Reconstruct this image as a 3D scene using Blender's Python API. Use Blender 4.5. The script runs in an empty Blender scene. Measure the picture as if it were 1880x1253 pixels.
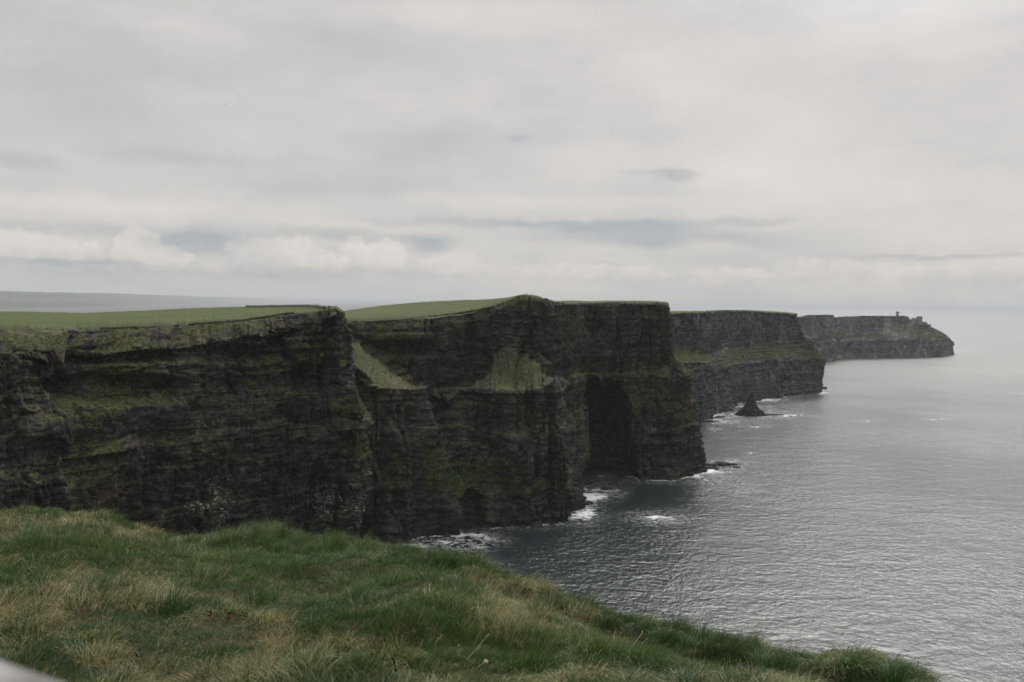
import bpy, math
import numpy as np
from mathutils import Matrix, Vector

SC = bpy.context.scene
COL = SC.collection
# ------------------------------------------------------------------ camera
W0, H0, F = 1880.0, 1253.0, 1828.0
EYE = np.array([0.0, 0.0, 150.0])
PITCH, ROLL = math.atan(70.9/F), math.radians(0.73)
R0 = np.array([1.0, 0, 0]); FW = np.array([0, math.cos(PITCH), -math.sin(PITCH)])
U0 = np.array([0, math.sin(PITCH), math.cos(PITCH)])
RT = math.cos(ROLL)*R0 + math.sin(ROLL)*U0
UP = math.cos(ROLL)*U0 - math.sin(ROLL)*R0
cd = bpy.data.cameras.new('camera')
cd.sensor_width = 36; cd.lens = 36*F/W0
cd.clip_start = 0.1; cd.clip_end = 400000
cd.dof.use_dof = True; cd.dof.focus_distance = 20; cd.dof.aperture_fstop = 2.8
cam = bpy.data.objects.new('camera', cd); COL.objects.link(cam); SC.camera = cam
m = Matrix.Identity(4)
for i in range(3):
    m[i][0] = RT[i]; m[i][1] = UP[i]; m[i][2] = -FW[i]; m[i][3] = EYE[i]
cam.matrix_world = m

def ray(px, py):
    px = np.asarray(px, float); py = np.asarray(py, float)
    d = ((px-W0/2)/F)[..., None]*RT - ((py-H0/2)/F)[..., None]*UP + FW
    return d
def at_d(px, py, d):                 # point on that sight line at horizontal range d
    r = ray(px, py); h = np.hypot(r[..., 0], r[..., 1])
    return EYE + r*(np.asarray(d, float)/h)[..., None]
def at_z(px, py, z=0.0):             # point on that sight line at height z
    r = ray(px, py)
    return EYE + r*((z-EYE[2])/r[..., 2])[..., None]
def proj(P):
    q = P-EYE; w = q@FW
    w = np.where(np.abs(w) < 1e-6, 1e-6, w)
    return W0/2+F*(q@RT)/w, H0/2-F*(q@UP)/w, w

# ------------------------------------------------------------------ light and sky
SUN_AZ, SUN_EL = math.radians(22), math.radians(42)     # azimuth to the right of the view
sdir = Vector((math.sin(SUN_AZ)*math.cos(SUN_EL), math.cos(SUN_AZ)*math.cos(SUN_EL), math.sin(SUN_EL)))
sl = bpy.data.lights.new('sun', 'SUN'); sl.energy = 2.2; sl.angle = math.radians(34); sl.color = (1, .96, .9)
so = bpy.data.objects.new('sun', sl); COL.objects.link(so)
so.rotation_euler = sdir.to_track_quat('Z', 'Y').to_euler()
SC.view_settings.view_transform = 'Standard'; SC.view_settings.look = 'None'
SC.view_settings.exposure = 0.0; SC.view_settings.gamma = 1.0
SC.cycles.max_bounces = 5; SC.cycles.diffuse_bounces = 2; SC.cycles.glossy_bounces = 2
SC.cycles.volume_bounces = 1; SC.cycles.transmission_bounces = 2; SC.cycles.transparent_max_bounces = 4

class G:                              # small node-graph helper
    def __init__(s, nt): s.nt = nt; nt.nodes.clear()
    def n(s, t, **k):
        nd = s.nt.nodes.new(t)
        for a, b in k.items(): setattr(nd, a, b)
        return nd
    def put(s, sock, v):
        if isinstance(v, bpy.types.NodeSocket): s.nt.links.new(v, sock)
        elif v is not None: sock.default_value = v
    def m(s, op, a, b=None, c=None, clamp=False):
        nd = s.n('ShaderNodeMath', operation=op); nd.use_clamp = clamp
        for i, v in enumerate((a, b, c)): s.put(nd.inputs[i], v)
        return nd.outputs[0]
    def v(s, op, a, b=None, out=0):
        nd = s.n('ShaderNodeVectorMath', operation=op)
        s.put(nd.inputs[0], a)
        if b is not None: s.put(nd.inputs[1], b)
        return nd.outputs[out]
    def noise(s, vec, scale=1.0, detail=4, rough=.55, out='Fac', dist=0.0):
        nd = s.n('ShaderNodeTexNoise'); s.put(nd.inputs['Vector'], vec)
        nd.inputs['Scale'].default_value = scale; nd.inputs['Detail'].default_value = detail
        nd.inputs['Roughness'].default_value = rough; nd.inputs['Distortion'].default_value = dist
        return nd.outputs[out]
    def mr(s, x, a, b, c=0.0, d=1.0, t='SMOOTHSTEP'):
        nd = s.n('ShaderNodeMapRange', interpolation_type=t)
        s.put(nd.inputs[0], x)
        for i, v in enumerate((a, b, c, d)): s.put(nd.inputs[i+1], v)
        return nd.outputs[0]
    def mix(s, f, a, b, bt='MIX'):
        nd = s.n('ShaderNodeMix', data_type='RGBA', blend_type=bt)
        s.put(nd.inputs[0], f); s.put(nd.inputs[6], a); s.put(nd.inputs[7], b)
        return nd.outputs[2]
    def xyz(s, x, y, z):
        nd = s.n('ShaderNodeCombineXYZ')
        for i, v in enumerate((x, y, z)): s.put(nd.inputs[i], v)
        return nd.outputs[0]

def build_world():
    w = bpy.data.worlds.new('World'); SC.world = w; w.use_nodes = True
    g = G(w.node_tree)
    tc = g.n('ShaderNodeTexCoord').outputs['Generated']
    sp = g.n('ShaderNodeSeparateXYZ'); g.put(sp.inputs[0], tc)
    x, y, z = sp.outputs
    az = g.m('ARCTAN2', x, y)
    U = g.m('MULTIPLY_ADD', az, 1900.0, 940.0)                 # bearing, in thousandths-like units
    hr = g.m('SQRT', g.m('ADD', g.m('MULTIPLY', x, x), g.m('MULTIPLY', y, y)))
    V = g.m('MULTIPLY', g.m('DIVIDE', z, g.m('MAXIMUM', hr, .02)), 1850.0)   # height above the horizon
    V = g.m('MINIMUM', V, 4000.0)
    UV = g.xyz(U, V, 0.0)
    wn = g.noise(g.v('MULTIPLY', UV, (1/160, 1/70, 1)), 1, 5, .6, 'Color')
    warp = g.v('MULTIPLY', g.v('SUBTRACT', wn, (.5, .5, .5)), (130, 50, 0))
    P = g.v('ADD', UV, warp)
    wn2 = g.noise(g.v('MULTIPLY', UV, (1/38, 1/32, 1)), 1, 5, .62, 'Color')
    P2 = g.v('ADD', UV, g.v('MULTIPLY', g.v('SUBTRACT', wn2, (.5, .5, .5)), (60, 50, 0)))
    def blob(c, r, soft, src):
        d = g.v('MULTIPLY', g.v('SUBTRACT', src, (c[0], c[1], 0)), (1/r[0], 1/r[1], 0))
        return g.mr(g.v('LENGTH', d, out=1), 1.0, 1.0-soft)
    # high stratus sheet
    f1 = g.noise(g.v('MULTIPLY', P, (1/620, 1/170, 1)), 1, 5, .5)
    f2 = g.noise(g.v('ADD', g.v('MULTIPLY', P, (1/230, 1/85, 1)), (7.3, 2.1, 0)), 1, 6, .6)
    f3 = g.noise(g.v('ADD', g.v('MULTIPLY', P, (1/420, 1/110, 1)), (1.3, 9.1, 3)), 1, 7, .66)
    mval = g.m('ADD', .50, g.m('MULTIPLY', g.m('SUBTRACT', f1, .5), .7))
    mval = g.m('ADD', mval, g.m('MULTIPLY', g.m('SUBTRACT', f2, .5), .32))
    mval = g.m('ADD', mval, g.m('MULTIPLY', g.m('SUBTRACT', f3, .5), .35))
    f4 = g.noise(g.v('MULTIPLY', P, (1/260, 1/150, 1)), 1, 6, .6)
    mval = g.m('ADD', mval, g.m('MULTIPLY', g.m('SUBTRACT', f4, .5), .45))
    def add(cur, b, k): return g.m('ADD', cur, g.m('MULTIPLY', b, k))
    # bearing/elevation of the broad light and dark regions: (x, y in px from the top)
    H = lambda px: 555.6+.0127*(px-940)
    for (px, py, rx, ry, k) in ((60, 150, 420, 330, -.16), (640, 120, 420, 110, -.13), (860, 250, 260, 60, -.08),
                                (1350, 150, 560, 120, .22), (1650, 330, 620, 150, .16), (300, 330, 300, 45, .04),
                                (380, 300, 380, 26, -.14), (540, 350, 260, 45, -.20), (60, 320, 130, 18, -.22),
                                (170, 385, 330, 26, .20), (1750, 120, 320, 60, .05), (1000, 370, 760, 22, .16),
                                (900, 30, 500, 60, .10), (1010, 185, 160, 60, -.10)):
        mval = add(mval, blob((px, H(px)-py), (rx, ry), .95, P), k)
    for (px, py, rx, ry, k) in ((1245, 326, 78, 17, -.38), (1170, 318, 80, 8, -.18), (955, 252, 36, 11, -.2),
                                (860, 402, 300, 12, -.22), (1190, 432, 300, 28, -.36), (1130, 412, 330, 16, -.30), (1380, 408, 130, 13, -.30),
                                (1390, 440, 110, 26, -.2), (1700, 478, 230, 8, -.26), (1340, 478, 130, 26, -.16),
                                (280, 432, 260, 26, -.32), (640, 432, 230, 22, -.32), (360, 454, 170, 28, -.34), (30, 425, 120, 16, -.2),
                                (110, 488, 220, 8, -.25), (780, 446, 90, 30, -.42), (540, 505, 700, 15, -.10)):
        mval = add(mval, blob((px, H(px)-py), (rx, ry), .8, P), k)
    # lower layer towards the horizon
    low = g.mr(V, 150, 0)
    mval = add(mval, low, -.16)
    # cumulus row
    cu = None
    for (px, py, rx, ry) in ((60, 462, 130, 34), (150, 470, 70, 24), (255, 462, 48, 42), (300, 476, 60, 22),
                             (440, 462, 40, 26), (510, 466, 80, 32), (585, 484, 60, 20), (640, 462, 32, 28), (700, 470, 48, 30),
                             (820, 484, 70, 28), (1010, 498, 60, 22), (1110, 500, 70, 18), (1190, 504, 60, 16), (1490, 490, 26, 22), (1560, 494, 46, 18),
                             (1640, 505, 60, 18), (1800, 500, 110, 20), (1350, 505, 90, 16), (-250, 470, 130, 40), (2050, 490, 120, 30), (2300, 480, 160, 40)):
        b = blob((px, H(px)-py), (rx, ry), .30, P2)
        top = g.mr(V, H(px)-py-ry*1.2, H(px)-py+ry*.5, .1, 1.0)
        b = g.m('MULTIPLY', g.m('MULTIPLY', b, top), 1.0 if px < 760 else .45)
        cu = b if cu is None else g.m('MAXIMUM', cu, b)
    pf = g.noise(g.v('MULTIPLY', UV, (1/26, 1/20, 1)), 1, 5, .6)
    cu = g.m('MULTIPLY', cu, g.mr(pf, .3, .7, .62, 1.0))
    mval = add(mval, cu, .34)
    # small cumulus texture hugging the horizon
    band = g.m('MULTIPLY', g.mr(V, 18, 50), g.mr(V, 110, 60))
    pf2 = g.noise(g.v('MULTIPLY', P2, (1/46, 1/18, 1)), 1, 5, .6)
    mval = add(mval, g.m('MULTIPLY', band, g.m('SUBTRACT', pf2, .5)), .5)
    mval = g.m('ADD', mval, 0.0, clamp=True)
    cr = g.n('ShaderNodeValToRGB'); g.put(cr.inputs[0], mval)
    e = cr.color_ramp.elements
    e[0].position = 0.0; e[0].color = (.42, .445, .475, 1)
    e[1].position = 1.0; e[1].color = (.82, .755, .715, 1)
    a = cr.color_ramp.elements.new(.5); a.color = (.635, .61, .592, 1)
    sky = g.n('ShaderNodeTexSky', sky_type='NISHITA'); sky.sun_disc = False
    sky.sun_elevation = SUN_EL; sky.sun_rotation = SUN_AZ
    skys = g.mix(1.0, sky.outputs[0], (.1, .1, .1, 1), 'MULTIPLY')
    col = g.mix(.95, skys, cr.outputs[0])
    # cloud deck thins towards the sun, above the frame: brighter there
    dt = g.v('DOT_PRODUCT', tc, tuple(sdir), out=1)
    glow = g.mr(dt, .87, 1.0, 1.0, 3.2)
    col = g.mix(1.0, col, g.xyz(glow, glow, glow), 'MULTIPLY')
    zen = g.mr(z, .30, .95, 1.0, 2.3)          # an overcast sky is brightest overhead
    col = g.mix(1.0, col, g.xyz(zen, zen, zen), 'MULTIPLY')
    bg = g.n('ShaderNodeBackground'); g.put(bg.inputs[0], col); bg.inputs[1].default_value = 1.0
    out = g.n('ShaderNodeOutputWorld'); g.put(out.inputs[0], bg.outputs[0])
build_world()

# ------------------------------------------------------------------ noise
def _h(ix, iy, iz, s):
    h = (ix.astype(np.int64)*374761393 + iy.astype(np.int64)*668265263 + iz.astype(np.int64)*2147483647 + s*1274126177) & 0xFFFFFFFF
    h = ((h ^ (h >> 13))*1274126177) & 0xFFFFFFFF
    h = ((h ^ (h >> 15))*2246822519) & 0xFFFFFFFF
    return ((h ^ (h >> 16)) & 0xFFFFFF)/float(0xFFFFFF)
def hsh(a, b=None, s=0):
    a = np.asarray(a); b = np.zeros_like(a) if b is None else b
    return _h(a, b, np.zeros_like(a), s)
def vn(x, y, z=None, s=0):
    x, y = np.broadcast_arrays(x, y)
    z = np.zeros_like(x) if z is None else np.broadcast_to(z, x.shape)
    fx, fy, fz = np.floor(x), np.floor(y), np.floor(z)
    ix, iy, iz = fx.astype(np.int64), fy.astype(np.int64), fz.astype(np.int64)
    u, v, w = x-fx, y-fy, z-fz
    u = u*u*u*(u*(u*6-15)+10); v = v*v*v*(v*(v*6-15)+10); w = w*w*(3-2*w)
    r = 0
    for dz in ((0, 1) if np.any(w > 0) else (0,)):
        a = _h(ix, iy, iz+dz, s); b = _h(ix+1, iy, iz+dz, s)
        c = _h(ix, iy+1, iz+dz, s); d = _h(ix+1, iy+1, iz+dz, s)
        q = (a*(1-u)+b*u)*(1-v)+(c*(1-u)+d*u)*v
        r = r+q*(w if dz else (1-w))
    return r*2-1
def fbm(x, y, z=None, s=0, o=4, g=.5):
    a, t, r = 1.0, 0.0, 0.0
    for i in range(o):
        r = r+a*vn(x*2**i, y*2**i, None if z is None else z*2**i, s+i*17); t += a; a *= g
    return r/t*1.4
def ss(x, a, b):
    t = np.clip((x-a)/(b-a), 0, 1); return t*t*(3-2*t)

# ------------------------------------------------------------------ mesh helpers
def mesh_np(name, V, Fq, mat=None, parent=None, attrs=None, smooth=False):
    me = bpy.data.meshes.new(name)
    V = np.ascontiguousarray(V, np.float32).reshape(-1, 3)
    Fq = np.ascontiguousarray(Fq, np.int32); k = Fq.shape[1]
    me.vertices.add(len(V)); me.vertices.foreach_set('co', V.ravel())
    me.loops.add(Fq.size); me.loops.foreach_set('vertex_index', Fq.ravel())
    me.polygons.add(len(Fq)); me.polygons.foreach_set('loop_start', np.arange(0, Fq.size, k, dtype=np.int32))
    me.update(calc_edges=True); me.validate()
    if smooth: me.polygons.foreach_set('use_smooth', np.ones(len(me.polygons), bool))
    for an, c in (attrs or {}).items():
        c = np.asarray(c, np.float32)
        if c.ndim == 2:
            if c.shape[1] == 3: c = np.concatenate([c, np.ones((len(c), 1), np.float32)], 1)
            at = me.attributes.new(an, 'FLOAT_COLOR', 'POINT'); at.data.foreach_set('color', c.ravel())
        else:
            at = me.attributes.new(an, 'FLOAT', 'POINT'); at.data.foreach_set('value', c.ravel())
    if mat: me.materials.append(mat)
    o = bpy.data.objects.new(name, me); COL.objects.link(o)
    if parent is not None: o.parent = parent
    return o
def grid_faces(r, c, wrap=False):
    i = np.arange(r-1)[:, None]*c; j = np.arange(c if wrap else c-1)[None]
    j2 = (j+1) % c
    return np.stack([i+j, i+j2, i+c+j2, i+c+j], -1).reshape(-1, 4)
def grid_normals(P):
    a = np.gradient(P, axis=0); b = np.gradient(P, axis=1)
    n = np.cross(b, a); l = np.linalg.norm(n, axis=-1, keepdims=True)
    return n/np.maximum(l, 1e-9)
def tag(o, label=None, cat=None, group=None, kind=None):
    if label: o['label'] = label
    if cat: o['category'] = cat
    if group: o['group'] = group
    if kind: o['kind'] = kind
    return o
def empty(name, loc, rz=0.0):
    o = bpy.data.objects.new(name, None); COL.objects.link(o)
    o.location = loc; o.rotation_euler = (0, 0, rz); o.empty_display_size = .3
    return o

# ------------------------------------------------------------------ materials
def new_mat(name):
    mt = bpy.data.materials.new(name); mt.use_nodes = True
    return mt, G(mt.node_tree)
def finish(g, color, rough=.9, spec=.25, bump=None, bstr=.5, bdist=.3, sub=None):
    p = g.n('ShaderNodeBsdfPrincipled'); g.put(p.inputs['Base Color'], color)
    g.put(p.inputs['Roughness'], rough); g.put(p.inputs['Specular IOR Level'], spec)
    if bump is not None:
        b = g.n('ShaderNodeBump'); g.put(b.inputs['Height'], bump)
        b.inputs['Strength'].default_value = bstr; b.inputs['Distance'].default_value = bdist
        g.put(p.inputs['Normal'], b.outputs[0])
    o = g.n('ShaderNodeOutputMaterial'); g.put(o.inputs[0], p.outputs[0])
    return p
def attr(g, name, out='Fac'):
    a = g.n('ShaderNodeAttribute', attribute_name=name); return a.outputs[out]

def cliff_material(k=1.0):
    mt, g = new_mat('cliff_rock')
    pos = g.n('ShaderNodeNewGeometry').outputs['Position']
    sp = g.n('ShaderNodeSeparateXYZ'); g.put(sp.inputs[0], attr(g, 'mask', 'Vector'))
    veg, pale, brown = sp.outputs
    stain = g.noise(g.v('MULTIPLY', pos, (.16, .16, .5)), 1, 6, .62)
    vstr = g.noise(g.v('MULTIPLY', pos, (.45, .45, .05)), 1, 4, .6)
    lay = g.noise(g.v('MULTIPLY', pos, (.03, .03, 1.25)), 1, 5, .7)
    c = g.mix(g.mr(stain, .3, .7), (.007, .0072, .0072, 1), (.050, .049, .045, 1))
    c = g.mix(g.m('MULTIPLY', g.mr(vstr, .52, .72), .6), c, (.080, .070, .056, 1))
    c = g.mix(g.m('MULTIPLY', g.mr(lay, .53, .60), .85), c, (.020, .019, .018, 1))
    c = g.mix(g.m('MULTIPLY', g.mr(lay, .43, .36), .7), c, (.085, .078, .064, 1))
    c = g.mix(g.m('MULTIPLY', brown, .6), c, (.060, .044, .026, 1))
    fine = g.noise(g.v('MULTIPLY', pos, (.8, .8, .55)), 1, 5, .7)
    c = g.mix(g.mr(fine, .50, .36), c, (.007, .007, .006, 1))
    c = g.mix(g.m('MULTIPLY', g.mr(fine, .60, .74), .75), c, (.16, .148, .125, 1))
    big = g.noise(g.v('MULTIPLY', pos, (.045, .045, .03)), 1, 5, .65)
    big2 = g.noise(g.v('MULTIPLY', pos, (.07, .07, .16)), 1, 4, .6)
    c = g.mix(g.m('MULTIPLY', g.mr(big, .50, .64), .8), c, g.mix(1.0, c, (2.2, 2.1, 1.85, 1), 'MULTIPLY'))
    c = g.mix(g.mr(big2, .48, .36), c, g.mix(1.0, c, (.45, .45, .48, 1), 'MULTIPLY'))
    if k != 1.0: c = g.mix(1.0, c, (k*.88, k, k*1.15, 1), 'MULTIPLY')  # extra haze put into the rock colour of the far headlands
    # vegetation
    vn1 = g.noise(g.v('MULTIPLY', pos, (.12, .12, .12)), 1, 5, .6)
    vn2 = g.noise(g.v('MULTIPLY', pos, (.6, .6, .9)), 1, 4, .65)
    gc = g.mix(g.mr(vn1, .38, .62), (.045, .076, .018, 1), (.082, .078, .030, 1))
    gc = g.mix(g.mr(vn2, .42, .62), (.014, .020, .008, 1), gc)
    dry = attr(g, 'dry')
    vn3 = g.noise(g.v('MULTIPLY', pos, (.22, .22, .3)), 1, 5, .65)
    gc = g.mix(g.m('MULTIPLY', dry, g.mr(vn3, .62, .42)), gc, g.mix(g.mr(vn2, .56, .40), (.105, .094, .050, 1), (.038, .038, .018, 1)))
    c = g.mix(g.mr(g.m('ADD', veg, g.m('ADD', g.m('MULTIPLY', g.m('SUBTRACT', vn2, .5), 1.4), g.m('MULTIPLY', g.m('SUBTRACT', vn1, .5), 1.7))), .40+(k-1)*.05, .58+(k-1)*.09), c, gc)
    # guano and lichen, pale speckle along the ledges
    gn = g.noise(g.v('MULTIPLY', pos, (.42, .42, 1.7)), 1, 5, .68)
    c = g.mix(g.mr(g.m('ADD', gn, g.m('MULTIPLY', pale, .17)), .69, .78), c, (.30, .30, .28, 1))
    # field turf
    turf = attr(g, 'turf')
    tn = g.noise(g.v('MULTIPLY', pos, (.012, .05, .05)), 1, 5, .6)
    tn2 = g.noise(pos, .5, 4, .6)
    tcol = g.mix(g.mr(tn, .42, .58), (.050, .070, .023, 1), (.076, .092, .034, 1))
    tcol = g.mix(g.m('MULTIPLY', g.mr(tn2, .4, .75), .5), tcol, (.042, .058, .018, 1))
    c = g.mix(turf, c, tcol)
    pth = attr(g, 'path')
    c = g.mix(pth, c, (.13, .12, .085, 1))
    bn = g.noise(g.v('MULTIPLY', pos, (.9, .9, 1.6)), 1, 6, .65)
    finish(g, c, .95, .1, bn, .8, .8)
    return mt
M_CLIFF = cliff_material(); M_CLIFF_D = cliff_material(2.2); M_CLIFF_E = cliff_material(3.4)      # distance haze painted into the farther rock: paler and bluer

def simple_rock(name, a, b, sc=1.0, rough=.9):
    mt, g = new_mat(name)
    pos = g.n('ShaderNodeTexCoord').outputs['Object']
    n1 = g.noise(pos, sc, 6, .65); n2 = g.noise(pos, sc*5, 4, .6)
    c = g.mix(g.mr(n1, .3, .7), a, b)
    c = g.mix(g.m('MULTIPLY', g.mr(n2, .5, .75), .4), c, tuple(x*.6 for x in b[:3])+(1,))
    finish(g, c, rough, .2, n2, .6, .02/sc)
    return mt
M_STACK = simple_rock('wet_rock', (.010, .010, .010, 1), (.034, .033, .031, 1), .25)
M_SHELF = simple_rock('tidal_rock', (.018, .017, .016, 1), (.055, .05, .043, 1), .4)
M_STONE = simple_rock('grey_stone', (.12, .115, .105, 1), (.26, .25, .23, 1), 1.2)
M_SLAB = simple_rock('flagstone', (.07, .069, .066, 1), (.27, .265, .258, 1), 7.0)
def plain(name, c, rough=.85):
    mt, g = new_mat(name)
    pos = g.n('ShaderNodeTexCoord').outputs['Object']
    n1 = g.noise(pos, 9, 3, .6)
    cc = g.mix(g.mr(n1, .3, .7), tuple(x*.8 for x in c)+(1,), tuple(c)+(1,))
    finish(g, cc, rough, .2)
    return mt

# ------------------------------------------------------------------ cliffs
def bl(X, Y, px, py, rx, ry, soft=.8):
    d = np.sqrt(((X-px)/rx)**2+((Y-py)/ry)**2)
    return 1-ss(d, 1-soft, 1.0)

def make_cliff(name, stations, amps, turfL, res, seed, dres=None, masks=None, extra=None, smooth_m=6.0, label=None, mat=None):
    """stations: list over the coast of lists over the levels of (px, y or ('z', z), range)."""
    m_, L = len(stations), len(stations[0])
    C = np.zeros((m_, L, 3))
    for i, st in enumerate(stations):
        for j, (px, y, d) in enumerate(st):
            if isinstance(y, tuple):
                if d is None: C[i, j] = at_z(px, y[2], y[1])
                else:
                    r = ray(px, 600.); h = math.hypot(r[0], r[1])
                    C[i, j] = (r[0]*d/h, r[1]*d/h, y[1])
            else: C[i, j] = at_d(px, y, d)
    # resample along the coast
    seg = np.linalg.norm(np.diff(C[:, :, :], axis=0), axis=-1)[:, :min(L, 6)].mean(1)
    seg = np.maximum(seg, 2.0)
    cum = np.concatenate([[0], np.cumsum(seg)])
    n = int(cum[-1]/res)
    S = np.linspace(0, cum[-1], n)
    A = np.zeros((n, L, 3))
    k = max(1, int(smooth_m/res)); ker = np.hanning(k+2)[1:-1]; ker /= ker.sum()
    for j in range(L):
        for c in range(3):
            a = np.interp(S, cum, C[:, j, c])
            ap = np.pad(a, (len(ker)//2, len(ker)-1-len(ker)//2), 'edge')
            A[:, j, c] = np.convolve(ap, ker, 'valid')
    # rows
    rows, lev = [], []
    for j in range(L-1):
        ln = np.linalg.norm(A[:, j+1]-A[:, j], axis=-1).mean()
        rr = (dres or [res]*(L-1))[j]
        kk = max(2, int(ln/rr))
        for q in range(kk):
            t = q/kk; rows.append(A[:, j]*(1-t)+A[:, j+1]*t); lev.append(j+t)
    rows.append(A[:, -1]); lev.append(L-1.0)
    P = np.stack(rows)                      # rows x n x 3
    lev = np.array(lev)[:, None]
    N = grid_normals(P)
    # outward = towards lower level side; flip so that it points to the eye on average
    q = EYE-P
    sgn = np.sign((N*q).sum(-1)[: max(2, len(P)//3)].mean()); N = N*sgn
    Nh = N*np.array([1, 1, .15]); Nh /= np.maximum(np.linalg.norm(Nh, axis=-1, keepdims=True), 1e-6)
    amp = np.interp(lev[:, 0], np.arange(L), amps)[:, None]
    if L == 11: amp = amp*(1-.6*np.exp(-((lev-3.5)/.38)**4))
    u = np.broadcast_to(S[None], P.shape[:2]); z = P[..., 2]
    zz = z+2.0*fbm(u/55, z*0+seed, s=seed+3, o=2)
    D = 9.0*fbm(u/60, z/160, s=seed, o=3)
    rg = 1-np.abs(fbm(u/21+fbm(u/30, z/40, s=seed+5)*.7, z/120, s=seed+9, o=3)); D += 8.0*(rg-.75)
    crack = np.abs(fbm(u/10+.4*fbm(u/16, z/30, s=seed+31, o=2), z/90, s=seed+12, o=3))
    D -= 10*np.exp(-(crack/.09)**2)*ss(fbm(u/40, z/35, s=seed+13, o=2), -.35, .35)
    rg2 = np.abs(fbm(u/3.6+.5*fbm(u/7, z/9, s=seed+33, o=2), z/34, s=seed+14, o=3)); D -= 3.0*(1-rg2)**4-.7
    bed = .35+.9*ss(fbm(u/60, z/26, s=seed+15, o=2), -.3, .4)
    b1 = np.floor(zz/9.3+.4*fbm(u/90, z/50, s=seed+16))
    D += (hsh(b1.astype(int), s=seed+21)-.5)*2.8
    b2 = np.floor(zz/2.3); hb = hsh(b2.astype(int), s=seed+2)
    D += (hb-.5)*2.1*bed
    cell = np.floor(u/(2.5+5*hb)+hb*13+.35*fbm(u/3, z/2, s=seed+44, o=2))
    D += (hsh(cell.astype(int), b2.astype(int), s=seed+6)-.5)*2.4
    b3 = np.floor(zz/.9); cell3 = np.floor(u/1.9+hsh(b3.astype(int), s=seed+8)*5)
    D += (hsh(cell3.astype(int), b3.astype(int), s=seed+7)-.5)*.7*bed
    D += 1.0*fbm(u/4, z/5, s=seed+40, o=5, g=.62)
    D = (D-3.5)*amp
    if extra is not None: D = D+extra(P, u, z, lev)
    topw = 1-np.clip(amp*3, 0, 1)
    P2 = P+Nh*D[..., None]
    rough_t = fbm(P[..., 0]/6, P[..., 1]/6, s=seed+50, o=4)
    if L == 11:
        sl_ = np.exp(-((lev-3.5)/.42)**4)
        P2[..., 2] += sl_*(2.2*fbm(u/9, z/14, s=seed+53, o=4)-1.0*(1-np.abs(fbm(u/6, z/40, s=seed+54, o=2)))**2)
        s3_ = np.exp(-((lev-3.15)/.35)**4)
        P2[..., 2] += s3_*3.0*fbm(u/24, u*0, s=seed+57, o=4)
        s2_ = np.exp(-((lev-5.45)/.42)**4)
        P2[..., 2] += s2_*2.4*fbm(u/14, z/7, s=seed+55, o=4)
    P2[..., 2] += topw*rough_t*np.interp(lev[:, 0], np.arange(L), [1.2 if t < .5 else .5 for t in turfL])[:, None]*.5
    # ledge attribute
    N2 = grid_normals(P2)*sgn
    nz = np.abs(N2[..., 2])
    X, Y, _ = proj(P2)
    veg = ss(nz, .45, .9)*.42*np.clip(1-topw*.0, 0, 1)
    veg += .38*ss(fbm(u/35, z/22, s=seed+60, o=4), .05, .6)+.25*ss(nz, .3, .8)*ss(fbm(u/50, z/30, s=seed+61, o=3), 0, .5)
    veg += topw*(.30)+.25*topw*fbm(P[..., 0]/7, P[..., 1]/7, z/4, s=seed+90, o=3)
    veg *= ss(z, 8, 30)
    pale = np.zeros_like(z); brown = np.zeros_like(z); dry = ss(fbm(u/30, z/18, s=seed+70, o=3), .1, .7)*.5
    turf = np.broadcast_to(np.interp(lev[:, 0], np.arange(L), turfL)[:, None], z.shape).copy()
    turf = ss(turf+.12*fbm(P[..., 0]/12, P[..., 1]/12, s=seed+80), .45, .62)
    path = np.zeros_like(z)
    if masks:
        for (kind, px, py, rx, ry, k) in masks:
            b = bl(X+rx*.55*fbm(u/9, z/7, s=int(px) % 97, o=3), Y+ry*.55*fbm(u/8, z/6, s=int(py) % 97, o=3), px, py, rx, ry)*k
            if kind == 'v': veg = veg+b
            elif kind == 'p': pale = pale+b
            elif kind == 'b': brown = brown+b
            elif kind == 'd': dry = dry+b; veg = veg+b*.7
            elif kind == 't': turf = turf+b
            elif kind == 'path': path = path+b
    veg = np.clip(veg, 0, 1); turf = np.clip(turf, 0, 1)
    # Dim 4: distances
    o = mesh_np(name, P2.reshape(-1, 3), grid_faces(*P2.shape[:2]), mat or M_CLIFF,
                attrs={'mask': np.stack([veg, np.clip(pale, 0, 1), np.clip(brown, 0, 1)], -1).reshape(-1, 3),
                       'dry': np.clip(dry, 0, 1).ravel(), 'turf': turf.ravel(), 'path': np.clip(path, 0, 1).ravel()})
    tag(o, kind='structure')
    if label: o['label'] = label
    base = P2[np.argmin(np.abs(P2[:, :, 2].mean(1)))][:, :2]
    return o, base[::3], P2

Z = lambda v: ('z', v)
SHORE = []
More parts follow.
